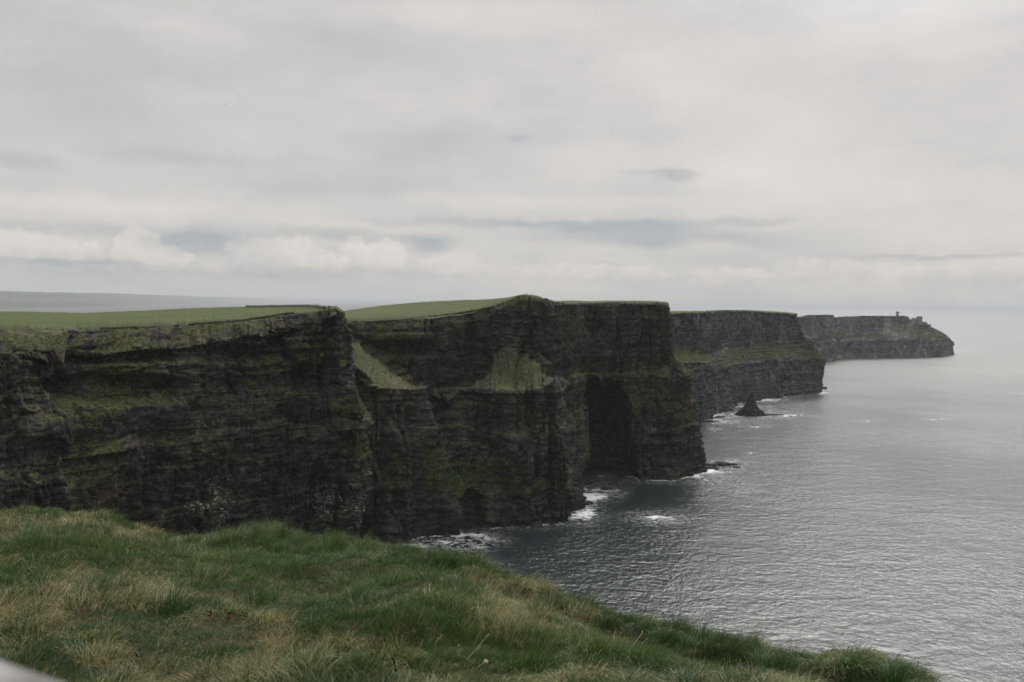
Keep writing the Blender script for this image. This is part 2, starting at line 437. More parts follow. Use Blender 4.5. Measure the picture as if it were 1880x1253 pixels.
# near headland: levels base, lower, ledge foot, ledge top, mid upper, rock rim, field edge, field, skyline, beyond
def stA(x, w, yr, dr, yf, df, ysk, dsk, xs=None, zl=79, zm=104):
    xs = xs or [x]*6
    ym = (H0 and None)
    return [(xs[0], Z(-4), w-8), (xs[1], Z(34), w-5), (xs[2], Z(zl), w-3), (xs[3], Z(zl+5), w+4),
            (xs[4], Z(zm), w+9), (xs[5], yr, w+dr), (x, yf, w+dr+df), (x, (yf+ysk)/2-1.5, (w+dr+df)*.6+dsk*.4),
            (x, ysk, dsk), (x, ysk+6, dsk+160), (x, ysk+60, dsk+400)]
A_ST = [stA(-420, 400, 655, 14, 612, 40, 572, 1150), stA(-200, 425, 652, 14, 610, 40, 572, 1150),
        stA(0, 442, 650, 14, 608, 40, 572, 1150), stA(70, 450, 646, 14, 606, 40, 572.5, 1150), stA(138, 458, 640, 14, 604, 38, 573.5, 1130),
        stA(150, 478, 640, 18, 603.5, 28, 574, 1120), stA(250, 497, 642, 18, 601, 30, 571, 1080),
        stA(350, 512, 635, 18, 596, 28, 566, 1000), stA(450, 526, 617, 16, 588, 26, 563, 880),
        stA(520, 538, 603, 12, 577, 20, 561, 800), stA(590, 546, 583, 7, 567, 16, 561, 680),
        stA(618, 552, 577, 5, 565, 10, 563, 620, [640, 650, 655, 652, 628, 620]),
        stA(632, 556, 588, 4, 574, 4, 571.5, 600, [668, 684, 686, 684, 646, 636], zm=108),
        stA(634, 585, 590, 8, 578, 4, 576, 620, [672, 686, 686, 680, 645, 636]),
        stA(630, 640, 600, 8, 590, 4, 584, 680, [660, 670, 665, 660, 640, 634]),
        stA(600, 760, 600, 8, 590, 6, 584, 800)]
A_M = [('b', 300, 620, 240, 16, .55), ('b', 520, 592, 110, 12, .5), ('v', 560, 655, 90, 30, .95), ('v', 640, 748, 60, 22, 1.0), ('v', 655, 870, 26, 40, .6), ('v', 215, 670, 60, 50, .5), ('v', 250, 640, 130, 25, .5), ('v', 210, 690, 60, 40, .5),
       ('v', 650, 820, 50, 40, .7), ('v', 470, 760, 70, 14, .5), ('v', 440, 838, 60, 12, .5), ('v', 60, 625, 130, 18, .8),
       ('d', 60, 614, 110, 7, 1.), ('b', 120, 660, 60, 30, .6), ('b', 30, 665, 60, 15, .4), ('b', 600, 600, 40, 22, .5),
       ('b', 650, 855, 35, 30, .6), ('v', 400, 600, 180, 14, .4), ('v', 600, 640, 40, 30, .3), ('b', 300, 620, 120, 12, .4),
       ('p', 390, 930, 60, 60, 1.0), ('p', 590, 930, 80, 50, .8), ('p', 160, 920, 60, 20, .6), ('p', 660, 940, 20, 60, .8), ('p', 340, 690, 60, 25, .35),
       ('p', 420, 785, 300, 6, .9), ('p', 480, 755, 120, 10, .5), ('p', 100, 800, 150, 6, .9), ('p', 430, 900, 260, 80, .45), ('p', 140, 650, 6, 18, .9), ('b', 200, 890, 60, 60, .5),
       ('path', 115, 608, 45, 2.5, .7), ('path', 560, 571, 40, 1.6, .5)]
def exA(P, u, z, lev):
    X, Y, _ = proj(P)
    e = (1.4+3.2*fbm(u/22, u*0, s=3, o=3))*ss(lev, 2.0, 2.06)*(1-ss(lev, 2.9, 3.0))*ss(lev, 0, 1)       # the strong ledge band
    e -= 11*bl(X, Y, 235, 715, 150, 36, .6)+8*bl(X, Y, 235, 656, 130, 16, .6)+5*bl(X, Y, 420, 650, 180, 25)
    e += 5*bl(X, Y, 560, 650, 90, 60)-4*bl(X, Y, 200, 660, 60, 60)
    e -= 4*bl(X, Y, 90, 850, 110, 60)
    return e
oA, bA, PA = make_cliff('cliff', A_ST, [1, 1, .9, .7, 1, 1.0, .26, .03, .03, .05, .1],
                        [0, 0, 0, 0, 0, 0, .30, 1, 1, 1, 1], .55, 11, [.5, .5, .5, .4, .5, .7, 4, 6, 12, 30], A_M, exA,
                        label='dark near sea cliff with a green field on top, left of the picture')
SHORE.append(bA)

# middle headland with the cave: base, low ledge, strata ledge foot, slope foot, upper wall foot, rock rim, grass rim, field, skyline, beyond, far
def stB(x, db, dl, ys, du, yr, yg, ysk, dsk, xs=None, zl=18, zs=91, rr=0, dg=10):
    xs = xs or [x]*6
    return [(xs[0], Z(-4), db), (xs[1], Z(zl), db+3), (xs[2], Z(zs-4), dl-3), (xs[3], Z(zs), dl),
            (xs[4], ys, du), (xs[5], yr, du+4+rr), (x, yg, du+4+rr+dg), (x, (yg+ysk)/2-1, (du+dsk)/2+6), (x, ysk, dsk),
            (x, ysk+8, dsk+150), (x, ysk+80, dsk+400)]
B_ST = [stB(560, 640, 660, 640, 770, 604, 590, 585, 860, zs=110), stB(640, 615, 665, 613, 745, 603, 589, 569.5, 1050, zs=112),
        stB(672, 605, 655, 626, 745, 603, 588.5, 565, 1050, zs=103), stB(700, 602, 648, 648, 745, 603, 588, 561, 1050, zs=94),
        stB(760, 612, 658, 698, 740, 602, 586.5, 555.5, 1030, zs=92),
        stB(800, 628, 676, 710, 745, 598, 582, 552.5, 1010), stB(850, 644, 690, 708, 762, 592, 577, 550.5, 980),
        stB(885, 655, 685, 690, 768, 584, 568, 549.5, 940), stB(905, 658, 680, 655, 765, 573, 562, 548.5, 900),
        stB(930, 662, 678, 640, 755, 563, 553, 547, 850), stB(950, 666, 684, 640, 745, 556, 546, 542.5, 770), stB(965, 668, 688, 648, 738, 553, 543, 540.8, 765),
        stB(985, 672, 690, 662, 736, 553, 546, 542.5, 765), stB(1003, 674, 690, 680, 742, 556, 551, 548.5, 775, [1020, 1018, 1008, 1006, 1000, 1003]),
        stB(1018, 677, 694, 694, 768, 560, 555, 553, 830, [1054, 1052, 1022, 1018, 1012, 1015]),
        stB(1035, 700, 745, 692, 800, 560, 556, 552.5, 870, [1058, 1056, 1040, 1036, 1030, 1032]),
        stB(1050, 745, 790, 690, 830, 560, 556, 552, 900, [1064, 1064, 1062, 1060, 1050, 1048]),
        stB(1070, 785, 820, 688, 850, 560, 556, 552.5, 920, [1078, 1080, 1080, 1078, 1070, 1070]),
        stB(1090, 822, 845, 686, 862, 560, 556, 552.5, 930, [1104, 1098, 1094, 1092, 1090, 1090]),
        stB(1115, 852, 856, 684, 868, 560, 556, 552, 930, [1102, 1104, 1110, 1112, 1115, 1115]),
        stB(1165, 846, 858, 682, 870, 558, 554.5, 552, 930), stB(1200, 848, 860, 678, 872, 558, 555, 552.5, 930, [1205, 1205, 1204, 1204, 1200, 1200]),
        stB(1217, 858, 868, 665, 876, 559, 556, 553.5, 930, [1250, 1246, 1240, 1238, 1222, 1217]),
        stB(1226, 893, 888, 645, 884, 562, 558, 555.5, 920, [1287, 1284, 1266, 1258, 1232, 1227]),
        stB(1228, 915, 905, 645, 900, 563, 559.5, 557.5, 930, [1290, 1287, 1270, 1262, 1236, 1229]),
        stB(1222, 990, 980, 650, 970, 566, 562, 560, 990, [1276, 1274, 1258, 1250, 1230, 1224]),
        stB(1190, 1150, 1150, 650, 1150, 575, 570, 566, 1180, [1200]*6)]
def exB(P, u, z, lev):
    X, Y, _ = proj(P)
    tall = lev < 2.99
    X0 = np.interp(Y, [690, 720, 860, 890], [1106, 1095, 1091, 1100]); X1 = np.interp(Y, [690, 705, 740, 800, 880], [1110, 1128, 1142, 1150, 1168])
    cave = ss(X+4*fbm(z/9, u/40, s=5), X0-2, X0+3)*(1-ss(X+6*fbm(z/14, u/40, s=6), X1-22, X1+14))*ss(Y, 692, 716)*tall
    e = -60*cave
    e += 2.2*ss(lev, 2.0, 2.08)*(1-ss(lev, 3.0, 3.1))
    e -= 12*bl(X, Y, 868, 945, 26, 52, .25)*(z < 60)                     # dark alcove low on the wall
    e += 9*bl(X-(Y-850)*.18, Y, 808, 860, 22, 170, .5)-10*bl(X-(Y-850)*.12, Y, 772, 850, 20, 150, .5)-8*bl(X, Y, 706, 860, 14, 140, .5)+6*bl(X-(Y-850)*.2, Y, 738, 870, 20, 110, .5)
    e += 7*bl(X-(Y-820)*.1, Y, 945, 830, 26, 120, .5)-9*bl(X, Y, 1012, 860, 10, 120, .5)+6*bl(X-(Y-850)*.25, Y, 1036, 870, 16, 90, .5)-8*bl(X, Y, 1062, 800, 7, 100, .5)
    e -= 9*bl(X, Y, 1008, 620, 8, 60, .6)-8*bl(X, Y, 1075, 640, 7, 50, .6)+7*bl(X, Y, 870, 640, 14, 60, .6)
    wv = 6*fbm(u/18, u*0, s=8, o=3)
    e += 5.5*ss(Y+wv, 884, 908)*bl(X, Y, 945, 930, 130, 90, .3)*(z < 60)+4*ss(Y+wv, 782, 800)*bl(X, Y, 960, 820, 80, 80, .4)
    e -= 6*bl(X, Y, 900, 800, 30, 120)
    k = ss(X, 655, 680)*(1-ss(X, 790, 830))
    e += k*ss(lev, 4.0, 4.15)*(3.5*bl(X, Y, 740, 619, 400, 9, .5)-8*bl(X, Y, 740, 643, 400, 15, .6))
    e += 5*bl(X, Y, 1090, 840, 24, 60)
    return e
B_M = [('d', 700, 660, 60, 50, .55), ('d', 665, 625, 30, 30, .6), ('d', 740, 700, 70, 18, .5), ('v', 740, 617, 60, 9, .8), ('d', 740, 614, 50, 4, .4),
       ('v', 970, 682, 46, 42, .8), ('d', 978, 668, 32, 30, .5), ('v', 1000, 895, 80, 14, .6), ('v', 1150, 700, 50, 10, .4), ('v', 1190, 740, 60, 60, .25), ('v', 980, 780, 50, 40, .35), ('b', 950, 690, 30, 20, .3), ('v', 900, 860, 70, 30, .6), ('v', 830, 880, 60, 40, .6), ('v', 790, 860, 30, 60, .5), ('v', 1030, 860, 25, 45, .5), ('v', 720, 880, 40, 50, .5),
       ('v', 1070, 690, 40, 12, .5), ('v', 1080, 830, 22, 30, .4), ('v', 1170, 690, 60, 14, .5), ('v', 1240, 650, 14, 30, .8), ('v', 1265, 700, 18, 40, .5),
       ('b', 1250, 760, 40, 60, .5), ('b', 1262, 720, 14, 40, .5), ('b', 1010, 610, 30, 60, .5), ('b', 1060, 620, 30, 50, .3),
       ('v', 960, 555, 60, 14, .6), ('d', 800, 595, 130, 7, .7), ('d', 890, 575, 40, 9, .5), ('v', 1180, 555, 60, 4, .8), ('b', 1080, 557, 60, 4, .4),
       ('p', 990, 800, 40, 20, .7), ('p', 930, 930, 110, 24, .45), ('p', 1190, 800, 50, 8, .6), ('p', 1170, 668, 30, 16, .5), ('p', 1000, 700, 30, 10, .4), ('p', 990, 900, 60, 70, .25),
       ('path', 790, 584, 60, 1.4, .6), ('path', 860, 574, 40, 1.8, .7), ('path', 910, 563, 26, 2, .7), ('path', 1110, 554, 70, 1.8, .5), ('path', 1010, 554, 30, 1.8, .5)]
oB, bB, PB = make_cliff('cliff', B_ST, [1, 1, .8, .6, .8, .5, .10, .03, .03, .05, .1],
                        [0, 0, 0, 0, 0, 0, .25, 1, 1, 1, 1], .7, 37, [.6, .65, .5, .8, .7, .8, 4, 5, 12, 30], B_M, exB,
                        label='tall middle sea cliff with a grassy summit and a dark cave at the waterline')
SHORE.append(bB)

# third headland: base, lower wall top, slope top, rim, field, skyline, beyond
def stD(x, yb, db, y1, d1, y2, d2, y3, xs=None, dsk=120):
    xs = xs or [x]*4
    return [(xs[0], Z(-4), db), (xs[1], y1, d1), (xs[2], y2, d2), (xs[3], y3, d2+8), (x, y3-2.0, d2+40), (x, y3-2.2, d2+dsk), (x, y3+60, d2+dsk+300)]
D_ST = [stD(1150, 0, 1180, 668, 1210, 630, 1300, 573), stD(1235, 0, 1215, 668, 1240, 633, 1330, 573.5), stD(1264, 0, 1235, 666, 1262, 637, 1340, 573), stD(1283, 0, 1255, 664, 1275, 645, 1345, 573),
        stD(1300, 0, 1275, 668, 1300, 650, 1360, 572.5), stD(1318, 0, 1330, 676, 1350, 650, 1400, 572, [1322, 1320, 1318, 1318]),
        stD(1334, 0, 1440, 674, 1460, 641, 1520, 571.5), stD(1369, 0, 1570, 668, 1590, 636, 1650, 571.5), stD(1400, 0, 1630, 664, 1650, 628, 1720, 573),
        stD(1442, 0, 1690, 657, 1705, 630, 1760, 575, [1445, 1442, 1442, 1442]),
        stD(1456, 0, 1735, 662, 1745, 630, 1775, 577, [1482, 1472, 1462, 1456]),
        stD(1462, 0, 1775, 658, 1775, 610, 1785, 577.5, [1512, 1508, 1474, 1462]),
        stD(1463.5, 0, 1810, 662, 1800, 604, 1800, 578, [1515, 1515.5, 1474, 1464]),
        stD(1460, 0, 1900, 660, 1880, 606, 1870, 581, [1508, 1510, 1470, 1462], 60), stD(1420, 0, 2150, 650, 2150, 620, 2150, 585)]
D_M = [('v', 1258, 650, 32, 14, .9), ('v', 1283, 655, 26, 10, .6), ('v', 1375, 652, 50, 12, .5), ('v', 1440, 645, 60, 14, .42), ('v', 1325, 668, 14, 14, .6), ('v', 1495, 655, 24, 16, .5),
       ('d', 1410, 645, 40, 12, .6), ('d', 1450, 645, 40, 12, .4), ('d', 1475, 650, 30, 14, .4), ('p', 1450, 703, 40, 8, .8), ('b', 1320, 576, 60, 4, .4), ('v', 1350, 573, 120, 3, .7), ('p', 1380, 590, 40, 14, .3)]
def exD(P, u, z, lev):
    X, Y, _ = proj(P)
    return -12*bl(X, Y, 1292, 620, 7, 60)-10*bl(X, Y, 1337, 700, 8, 30)-8*bl(X, Y, 1326, 650, 10, 60)+5*bl(X, Y, 1486, 625, 10, 20)
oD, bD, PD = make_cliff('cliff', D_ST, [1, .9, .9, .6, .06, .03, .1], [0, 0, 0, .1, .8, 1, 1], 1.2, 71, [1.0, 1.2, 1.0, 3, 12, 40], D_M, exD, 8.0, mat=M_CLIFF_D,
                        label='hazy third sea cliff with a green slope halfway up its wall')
SHORE.append(bD)

# far headland
def stE(x, db, y1, y2, y3, xs=None, k=70):
    xs = xs or [x]*4
    return [(xs[0], Z(-4), db), (xs[1], y1, db+15), (xs[2], y2, db+k), (xs[3], y3, db+k+8), (x, y3-.6, db+k+60), (x, y3-.5, db+k+160), (x, y3+40, db+k+700)]
E_ST = [stE(1420, 2500, 625, 605, 583), stE(1465, 2640, 622, 602, 582, k=40), stE(1482, 2720, 620, 600, 579, k=40), stE(1518, 2830, 622, 602, 578.5, k=40),
        stE(1529, 2860, 626, 604, 578.6, [1538, 1535, 1531, 1529], 40), stE(1531.5, 2930, 628, 604, 583, [1541, 1537, 1534, 1531.5], 60),
        stE(1552, 3010, 629, 611, 582), stE(1577, 3080, 624, 616, 581, k=90), stE(1600, 3100, 623.5, 609, 580.5), stE(1619, 3110, 623, 608, 580.5),
        stE(1623, 3120, 623, 592, 581, k=120), stE(1648, 3150, 622.5, 594, 580.2, k=120), stE(1662, 3180, 622.5, 596, 580.2, k=120), stE(1669, 3190, 622.5, 592, 582.5, k=120),
        stE(1671, 3195, 622.5, 592, 588.5, k=110), stE(1683, 3215, 622, 594, 589, k=110), stE(1694, 3240, 622, 600, 591, k=100), stE(1702, 3260, 622, 603, 594, k=90),
        stE(1712, 3290, 622.5, 608, 602, k=70), stE(1726, 3340, 623.5, 613, 608.5, k=50), stE(1737, 3400, 624, 619, 615.5, [1741, 1740, 1738, 1737], 20),
        stE(1745, 3480, 627, 625, 622.5, [1752, 1750, 1746, 1745], 12), stE(1745, 3600, 630, 628, 625, [1751, 1749, 1746, 1745], 12), stE(1700, 3900, 640, 630, 625, k=20)]
E_M = [('v', 1545, 615, 16, 14, .5), ('d', 1650, 605, 50, 14, .7), ('d', 1700, 608, 50, 14, .6), ('v', 1600, 617, 50, 8, .4), ('d', 1580, 617, 50, 6, .4), ('v', 1570, 582, 60, 1.5, .6), ('p', 1612, 592, 3, 14, .6), ('v', 1640, 583, 40, 2, .6), ('d', 1725, 614, 20, 8, .6)]
def exE(P, u, z, lev):
    X, Y, _ = proj(P)
    return -22*bl(X, Y, 1545, 640, 8, 24)-14*bl(X, Y, 1622, 592, 4, 16)-14*bl(X, Y, 1560, 642, 7, 14)+8*bl(X, Y, 1720, 640, 16, 20)
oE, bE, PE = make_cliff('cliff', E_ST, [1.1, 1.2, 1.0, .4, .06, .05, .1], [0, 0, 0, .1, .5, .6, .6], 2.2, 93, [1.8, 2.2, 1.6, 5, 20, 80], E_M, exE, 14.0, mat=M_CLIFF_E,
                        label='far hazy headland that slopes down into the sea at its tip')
SHORE.append(bE)

# ------------------------------------------------------------------ far land across the bay
def far_land():
    mt, g = new_mat('far_land')
    pos = g.n('ShaderNodeNewGeometry').outputs['Position']
    n1 = g.noise(g.v('MULTIPLY', pos, (.0016, .0006, 0)), 1, 5, .6); n2 = g.noise(g.v('MULTIPLY', pos, (.006, .0015, 0)), 1, 4, .7)
    c = g.mix(g.mr(n1, .4, .6), (.045, .058, .045, 1), (.075, .085, .065, 1))
    c = g.mix(g.mr(n2, .66, .74), c, (.5, .5, .48, 1))
    finish(g, c)
    nx, ny = 260, 24
    px = np.linspace(-500, 700, nx); rows = []
    for j in range(ny):
        t = j/(ny-1)
        ysh = np.interp(px, [-500, 0, 180, 300, 420, 560, 700], [560, 566.5, 564, 559.5, 556.2, 554.2, 553.6])+.35*fbm(px/40, px*0, s=4)
        d0 = np.array([at_z(a, b, 0.)[:2] for a, b in zip(px, ysh)]); d0 = np.hypot(d0[:, 0], d0[:, 1])
        d0 = np.minimum(d0, 70000)
        d = d0*(1+.35*t)
        ytop = np.interp(px, [-500, 0, 180, 300, 420, 560, 700], [532, 535.5, 538.5, 542, 546.5, 550.5, 553.8])+.5*fbm(px/60, px*0, s=9)
        hor = 555.6+.0127*(px-940)
        ztop = 150+(hor-ytop)/F*d0*1.35
        z = np.where(t == 0, -2, np.maximum(ztop*t, 1.0)*(1+.06*fbm(px/50, px*0+t*4, s=7)))
        r = ray(px, px*0+560.); h = np.hypot(r[:, 0], r[:, 1])
        rows.append(np.stack([r[:, 0]*d/h, r[:, 1]*d/h, z], -1))
    P = np.stack(rows)
    tag(mesh_np('far_shore', P.reshape(-1, 3), grid_faces(ny, nx), mt, smooth=True), kind='structure', label='low hazy land across the bay behind the green field')
far_land()

# ------------------------------------------------------------------ sea
def make_sea():
    mt, g = new_mat('sea_water')
    pos = g.n('ShaderNodeNewGeometry').outputs['Position']
    foam = attr(g, 'foam'); streak = attr(g, 'streak')
    n1 = g.noise(g.v('MULTIPLY', pos, (.045, .06, .1)), 1, 3, .6, dist=.4)
    n2 = g.noise(g.v('MULTIPLY', pos, (.31, .20, .3)), 1, 3, .6, dist=.5)
    n3 = g.noise(g.v('MULTIPLY', pos, (.75, .5, 1)), 1, 3, .6)
    h = g.m('ADD', g.m('MULTIPLY', n1, .9), g.m('MULTIPLY', g.m('MULTIPLY', n2, .95), g.mr(g.noise(g.v('MULTIPLY', pos, (.006, .004, 0)), 1, 4, .6), .35, .65, .45, 1.1)))
    h = g.m('ADD', h, g.m('MULTIPLY', n3, .22))
    fn = g.noise(g.v('MULTIPLY', pos, (.13, .17, .2)), 1, 6, .68)
    fn2 = g.noise(g.v('MULTIPLY', pos, (.03, .06, .1)), 1, 4, .6)
    fnb = g.noise(g.v('MULTIPLY', pos, (.30, .5, .2)), 1, 5, .7)
    fm = g.mr(g.m('ADD', foam, g.m('ADD', g.m('MULTIPLY', g.m('SUBTRACT', fn, .5), 2.2), g.m('MULTIPLY', g.m('SUBTRACT', fnb, .5), 1.6))), .52, .98)
    lace = g.m('MULTIPLY', streak, g.mr(g.m('ABSOLUTE', g.m('SUBTRACT', fn, .5)), .035, .0))
    fm = g.m('MAXIMUM', fm, g.m('MULTIPLY', lace, .6))
    caps = g.mr(g.noise(g.v('MULTIPLY', pos, (.045, .10, .1)), 1, 5, .75), .80, .84)
    fm = g.m('MAXIMUM', fm, g.m('MULTIPLY', caps, .5))
    p = g.n('ShaderNodeBsdfPrincipled')
    g.put(p.inputs['Base Color'], g.mix(fn2, (.010, .016, .019, 1), (.018, .026, .028, 1)))
    p.inputs['IOR'].default_value = 1.34
    g.put(p.inputs['Roughness'], g.mr(g.v('LENGTH', pos, out=1), 450, 2500, .13, .33, 'LINEAR'))
    b = g.n('ShaderNodeBump'); g.put(b.inputs['Height'], h); b.inputs['Strength'].default_value = 1.0; b.inputs['Distance'].default_value = 1.0
    g.put(p.inputs['Normal'], b.outputs[0])
    d = g.n('ShaderNodeBsdfDiffuse'); d.inputs[0].default_value = (.62, .64, .64, 1)
    mx = g.n('ShaderNodeMixShader'); g.put(mx.inputs[0], fm); g.put(mx.inputs[1], p.outputs[0]); g.put(mx.inputs[2], d.outputs[0])
    o = g.n('ShaderNodeOutputMaterial'); g.put(o.inputs[0], mx.outputs[0])
    az = np.concatenate([np.linspace(-math.pi, -.62, 30, endpoint=False), np.linspace(-.62, .62, 720), np.linspace(.62, math.pi, 30, endpoint=True)[1:]])
    d_ = np.concatenate([[1., 60., 200.], np.geomspace(330, 5000, 560), np.geomspace(5100, 170000, 50)])
    X = np.sin(az)[None]*d_[:, None]; Y = np.cos(az)[None]*d_[:, None]
    P = np.stack([X, Y, np.zeros_like(X)], -1)
    Q = P.reshape(-1, 3)
    sh = np.concatenate(SHORE).astype(np.float32)
    dist = np.full(len(Q), 1e9, np.float32)
    near = np.where((np.hypot(Q[:, 0], Q[:, 1]) > 320) & (np.hypot(Q[:, 0], Q[:, 1]) < 4500) & (Q[:, 1] > 0))[0]
    for a in range(0, len(near), 3000):
        q = Q[near[a:a+3000], :2].astype(np.float32)
        dist[near[a:a+3000]] = np.sqrt(((q[:, None]-sh[None])**2).sum(-1).min(1))
    px, py, w = proj(Q); rng = np.hypot(Q[:, 0], Q[:, 1])
    px = np.where(w > 0, px, -9999)
    foam = .80*np.exp(-dist/(3.5+rng*.0035))*(.55+.8*fbm(Q[:, 0]/45, Q[:, 1]/45, s=3, o=3))+.42*np.exp(-dist/28)*(.2+.9*ss(fbm(Q[:, 0]/60, Q[:, 1]/60, s=8, o=3), -.1, .5))
    streak = np.zeros(len(Q))
    wx = px+9*fbm(Q[:, 0]/30, Q[:, 1]/30, s=21, o=3); wy = py+3*fbm(Q[:, 0]/22, Q[:, 1]/22, s=22, o=3)
    for (x, y, rx, ry, k) in ((1205, 949, 48, 6, .75), (1240, 955, 30, 4, .4), (1090, 912, 34, 7, .7), (1078, 946, 26, 9, .62), (1115, 900, 30, 5, .6), (820, 997, 40, 6, .7), (880, 985, 40, 5, .6),
                              (880, 1003, 40, 4, .6), (900, 990, 30, 3, .5), (960, 965, 60, 4, .5), (840, 984, 24, 4, .5),
                              (1230, 876, 70, 6, .75), (1310, 866, 60, 8, .42), (1335, 848, 50, 4, .45), (1440, 762, 55, 3, .75), (1390, 784, 22, 2, .8), (1715, 771, 34, 2, .85), (1600, 773, 22, 1.5, .6),
                              (1400, 748, 60, 7, .48), (1350, 762, 50, 8, .50), (1340, 775, 50, 6, .5), (1420, 735, 60, 6, .45), (1380, 834, 14, 2, .7), (1480, 722, 50, 3, .6), (1610, 655, 70, 2, .5), (1760, 643, 30, 2, .6), (1310, 790, 30, 8, .4),
                              (1350, 893, 40, 6, .38), (1100, 875, 20, 5, .5), (1370, 900, 20, 5, .3), (760, 1003, 40, 6, .6), (810, 1035, 60, 10, .4), (870, 1045, 50, 6, .4)):
        foam += k*bl(wx, wy, x, y, rx*1.15, ry*1.3)
        streak += .7*k*bl(wx, wy, x, y, rx*2.2, ry*4)
    o = mesh_np('sea', Q, grid_faces(*X.shape), mt, attrs={'foam': np.clip(foam, 0, 1.2), 'streak': np.clip(streak, 0, 1)}, smooth=True)
    tag(o, kind='structure')
make_sea()

# ------------------------------------------------------------------ sea stack and tidal rocks
def rock_mesh(name, prof, rx, ry, mat, seed, base, n=72, rows=60, amp=1.0, lean=(0, 0), res=1.0):
    """prof: (z, scale) pairs; loops of a noisy ellipse"""
    zs = np.linspace(prof[0][0], prof[-1][0], rows)
    sc = np.interp(zs, [p[0] for p in prof], [p[1] for p in prof])
    th = np.linspace(0, 2*math.pi, n, endpoint=False)
    T, Zg = np.meshgrid(th, zs); S_ = sc[:, None]*np.ones_like(T)
    cx, cy = np.cos(T), np.sin(T)
    d = 1+amp*(.22*fbm(cx*1.5+5, cy*1.5, Zg/(12*res), s=seed, o=4)+.10*(hsh(np.floor(Zg/(1.6*res)).astype(int), np.floor(T*4).astype(int), s=seed)-.5))
    X = cx*rx*S_*d+lean[0]*Zg; Y = cy*ry*S_*d+lean[1]*Zg
    P = np.stack([X, Y, Zg], -1)
    V = np.concatenate([P.reshape(-1, 3), [[lean[0]*zs[-1], lean[1]*zs[-1], zs[-1]+.02*rx*sc[-1]]]])
    Fq = grid_faces(rows, n, True)
    o = mesh_np(name, V, Fq, mat)
    # cap
    me = o.data
    import bmesh
    bm = bmesh.new(); bm.from_mesh(me); bm.verts.ensure_lookup_table()
    t = bm.verts[len(V)-1]; k0 = (rows-1)*n
    for i in range(n):
        bm.faces.new((bm.verts[k0+i], bm.verts[k0+(i+1) % n], t))
    bm.to_mesh(me); bm.free()
    o.location = base
    return o
def pxw(px, y0, px1):      # ground point and metres per px there
    p = at_z(px, y0, 0.); return p, math.hypot(p[0], p[1])/F
pS, ms = pxw(1379, 763, 0)
st = rock_mesh('sea_stack', [(-2, 1.04), (0, 1.0), (4*ms, .86), (9*ms, .68), (13*ms, .52), (17*ms, .40), (22*ms, .33), (28*ms, .27), (31*ms, .24), (34*ms, .18), (38*ms, .13), (41*ms, .07)][:],
               23.5*ms, 19*ms, M_STACK, 5, (pS[0], pS[1], 0), rows=90, n=110, amp=1.9, res=1.3)
tag(st, 'dark pointed sea stack rising alone from the surf before the third cliff', 'sea stack')
def flat_rock(px, py, wpx, tz, seed, label, depth=.35, grp='low tidal rocks at the foot of the cliffs', rot=0.0):
    p, mm = pxw(px, py, 0)
    o = rock_mesh('tidal_rock', [(-1.5, 1.08), (0, 1.0), (tz*.6, .93), (tz*.9, .8), (tz, .55), (tz*1.02, .2)], wpx/2*mm, max(3.0, wpx/2*mm*depth), M_SHELF, seed, (p[0], p[1], 0), n=60, rows=26, amp=1.1, res=.5)
    o.rotation_euler[2] = rot
    tag(o, label, 'rock', grp)
for a in ((1418, 762.5, 40, 1.6, 1, 'long thin flat rock running out to the right from the foot of the sea stack', .16),
          (1300, 857, 32, 3.0, 2, 'broad dark rock shelf touching the corner of the cave cliff', .5),
          (1328, 855, 26, 2.6, 3, 'flat dark rock shelf in the middle of the row off the cave cliff corner', .35),
          (1326, 850.5, 22, 1.4, 4, 'thin rock shelf behind the others off the cave cliff corner', .3),
          (1347, 854, 13, 1.6, 5, 'small rounded dark rock near the seaward end of the row off the cave cliff', .4),
          (1353, 858.6, 15, 1.0, 6, 'thinnest rock farthest out in the row off the cave cliff', .2),
          (1316, 862, 11, 1.4, 7, 'small dark rock in the foam in front of the row of shelves', .4),
          (1303, 861, 16, 2.0, 8, 'low dark rock just right of the cave cliff foot, nearest the camera', .35),
          (1296, 775.5, 32, 2.4, 9, 'long flat dark rock right of the cave cliff at the foot of the third cliff', .25),
          (1322, 767, 16, 2.0, 10, 'short dark rock at the foot of the third cliff, left of the sea stack', .3),
          (1330, 757, 10, 2.0, 11, 'small dark rock between the third cliff and the sea stack', .4),
          (1513, 714.5, 10, 4.0, 12, 'low rock at the seaward corner of the third cliff', .5),
          (1112, 899, 22, 3.0, 13, 'low dark rock at the wall left of the cave mouth', .5)):
    flat_rock(*a)

def boulders():
    rr = np.random.default_rng(4); proto = None
    for (base, lab, x0, x1, cnt) in ((bB, 'dark boulder awash at the foot of the middle cliff', 740, 1290, 26), (bD, 'dark boulder awash at the foot of the third cliff', 1290, 1500, 16)):
        bx, by, bw = proj(np.concatenate([base, np.zeros((len(base), 1))], 1))
        c = base[(bx > x0) & (bx < x1) & (by < 1010)]
        for i in range(cnt):
            b = c[rr.integers(len(c))]; dn = -b/np.hypot(*b)
            p = b+dn*rr.uniform(1, 9)+rr.normal(0, 3, 2)
            if proto is None:
                proto = rock_mesh('boulder', [(-1.5, 1.1), (0, 1.0), (1.0, .8), (1.9, .5), (2.2, .2)], 2.6, 2.0, M_STACK, 77, (0, 0, 0), n=26, rows=12, amp=1.3, res=.5); o = proto
            else: o = proto.copy(); COL.objects.link(o)
            o.location = (p[0], p[1], 0); k = rr.uniform(.6, 2.0); o.scale = (k*rr.uniform(.8, 1.6), k, k*rr.uniform(.5, 1.0)); o.rotation_euler = (0, 0, rr.uniform(0, 6))
            tag(o, lab, 'boulder', 'boulders along the foot of the cliffs')
boulders()

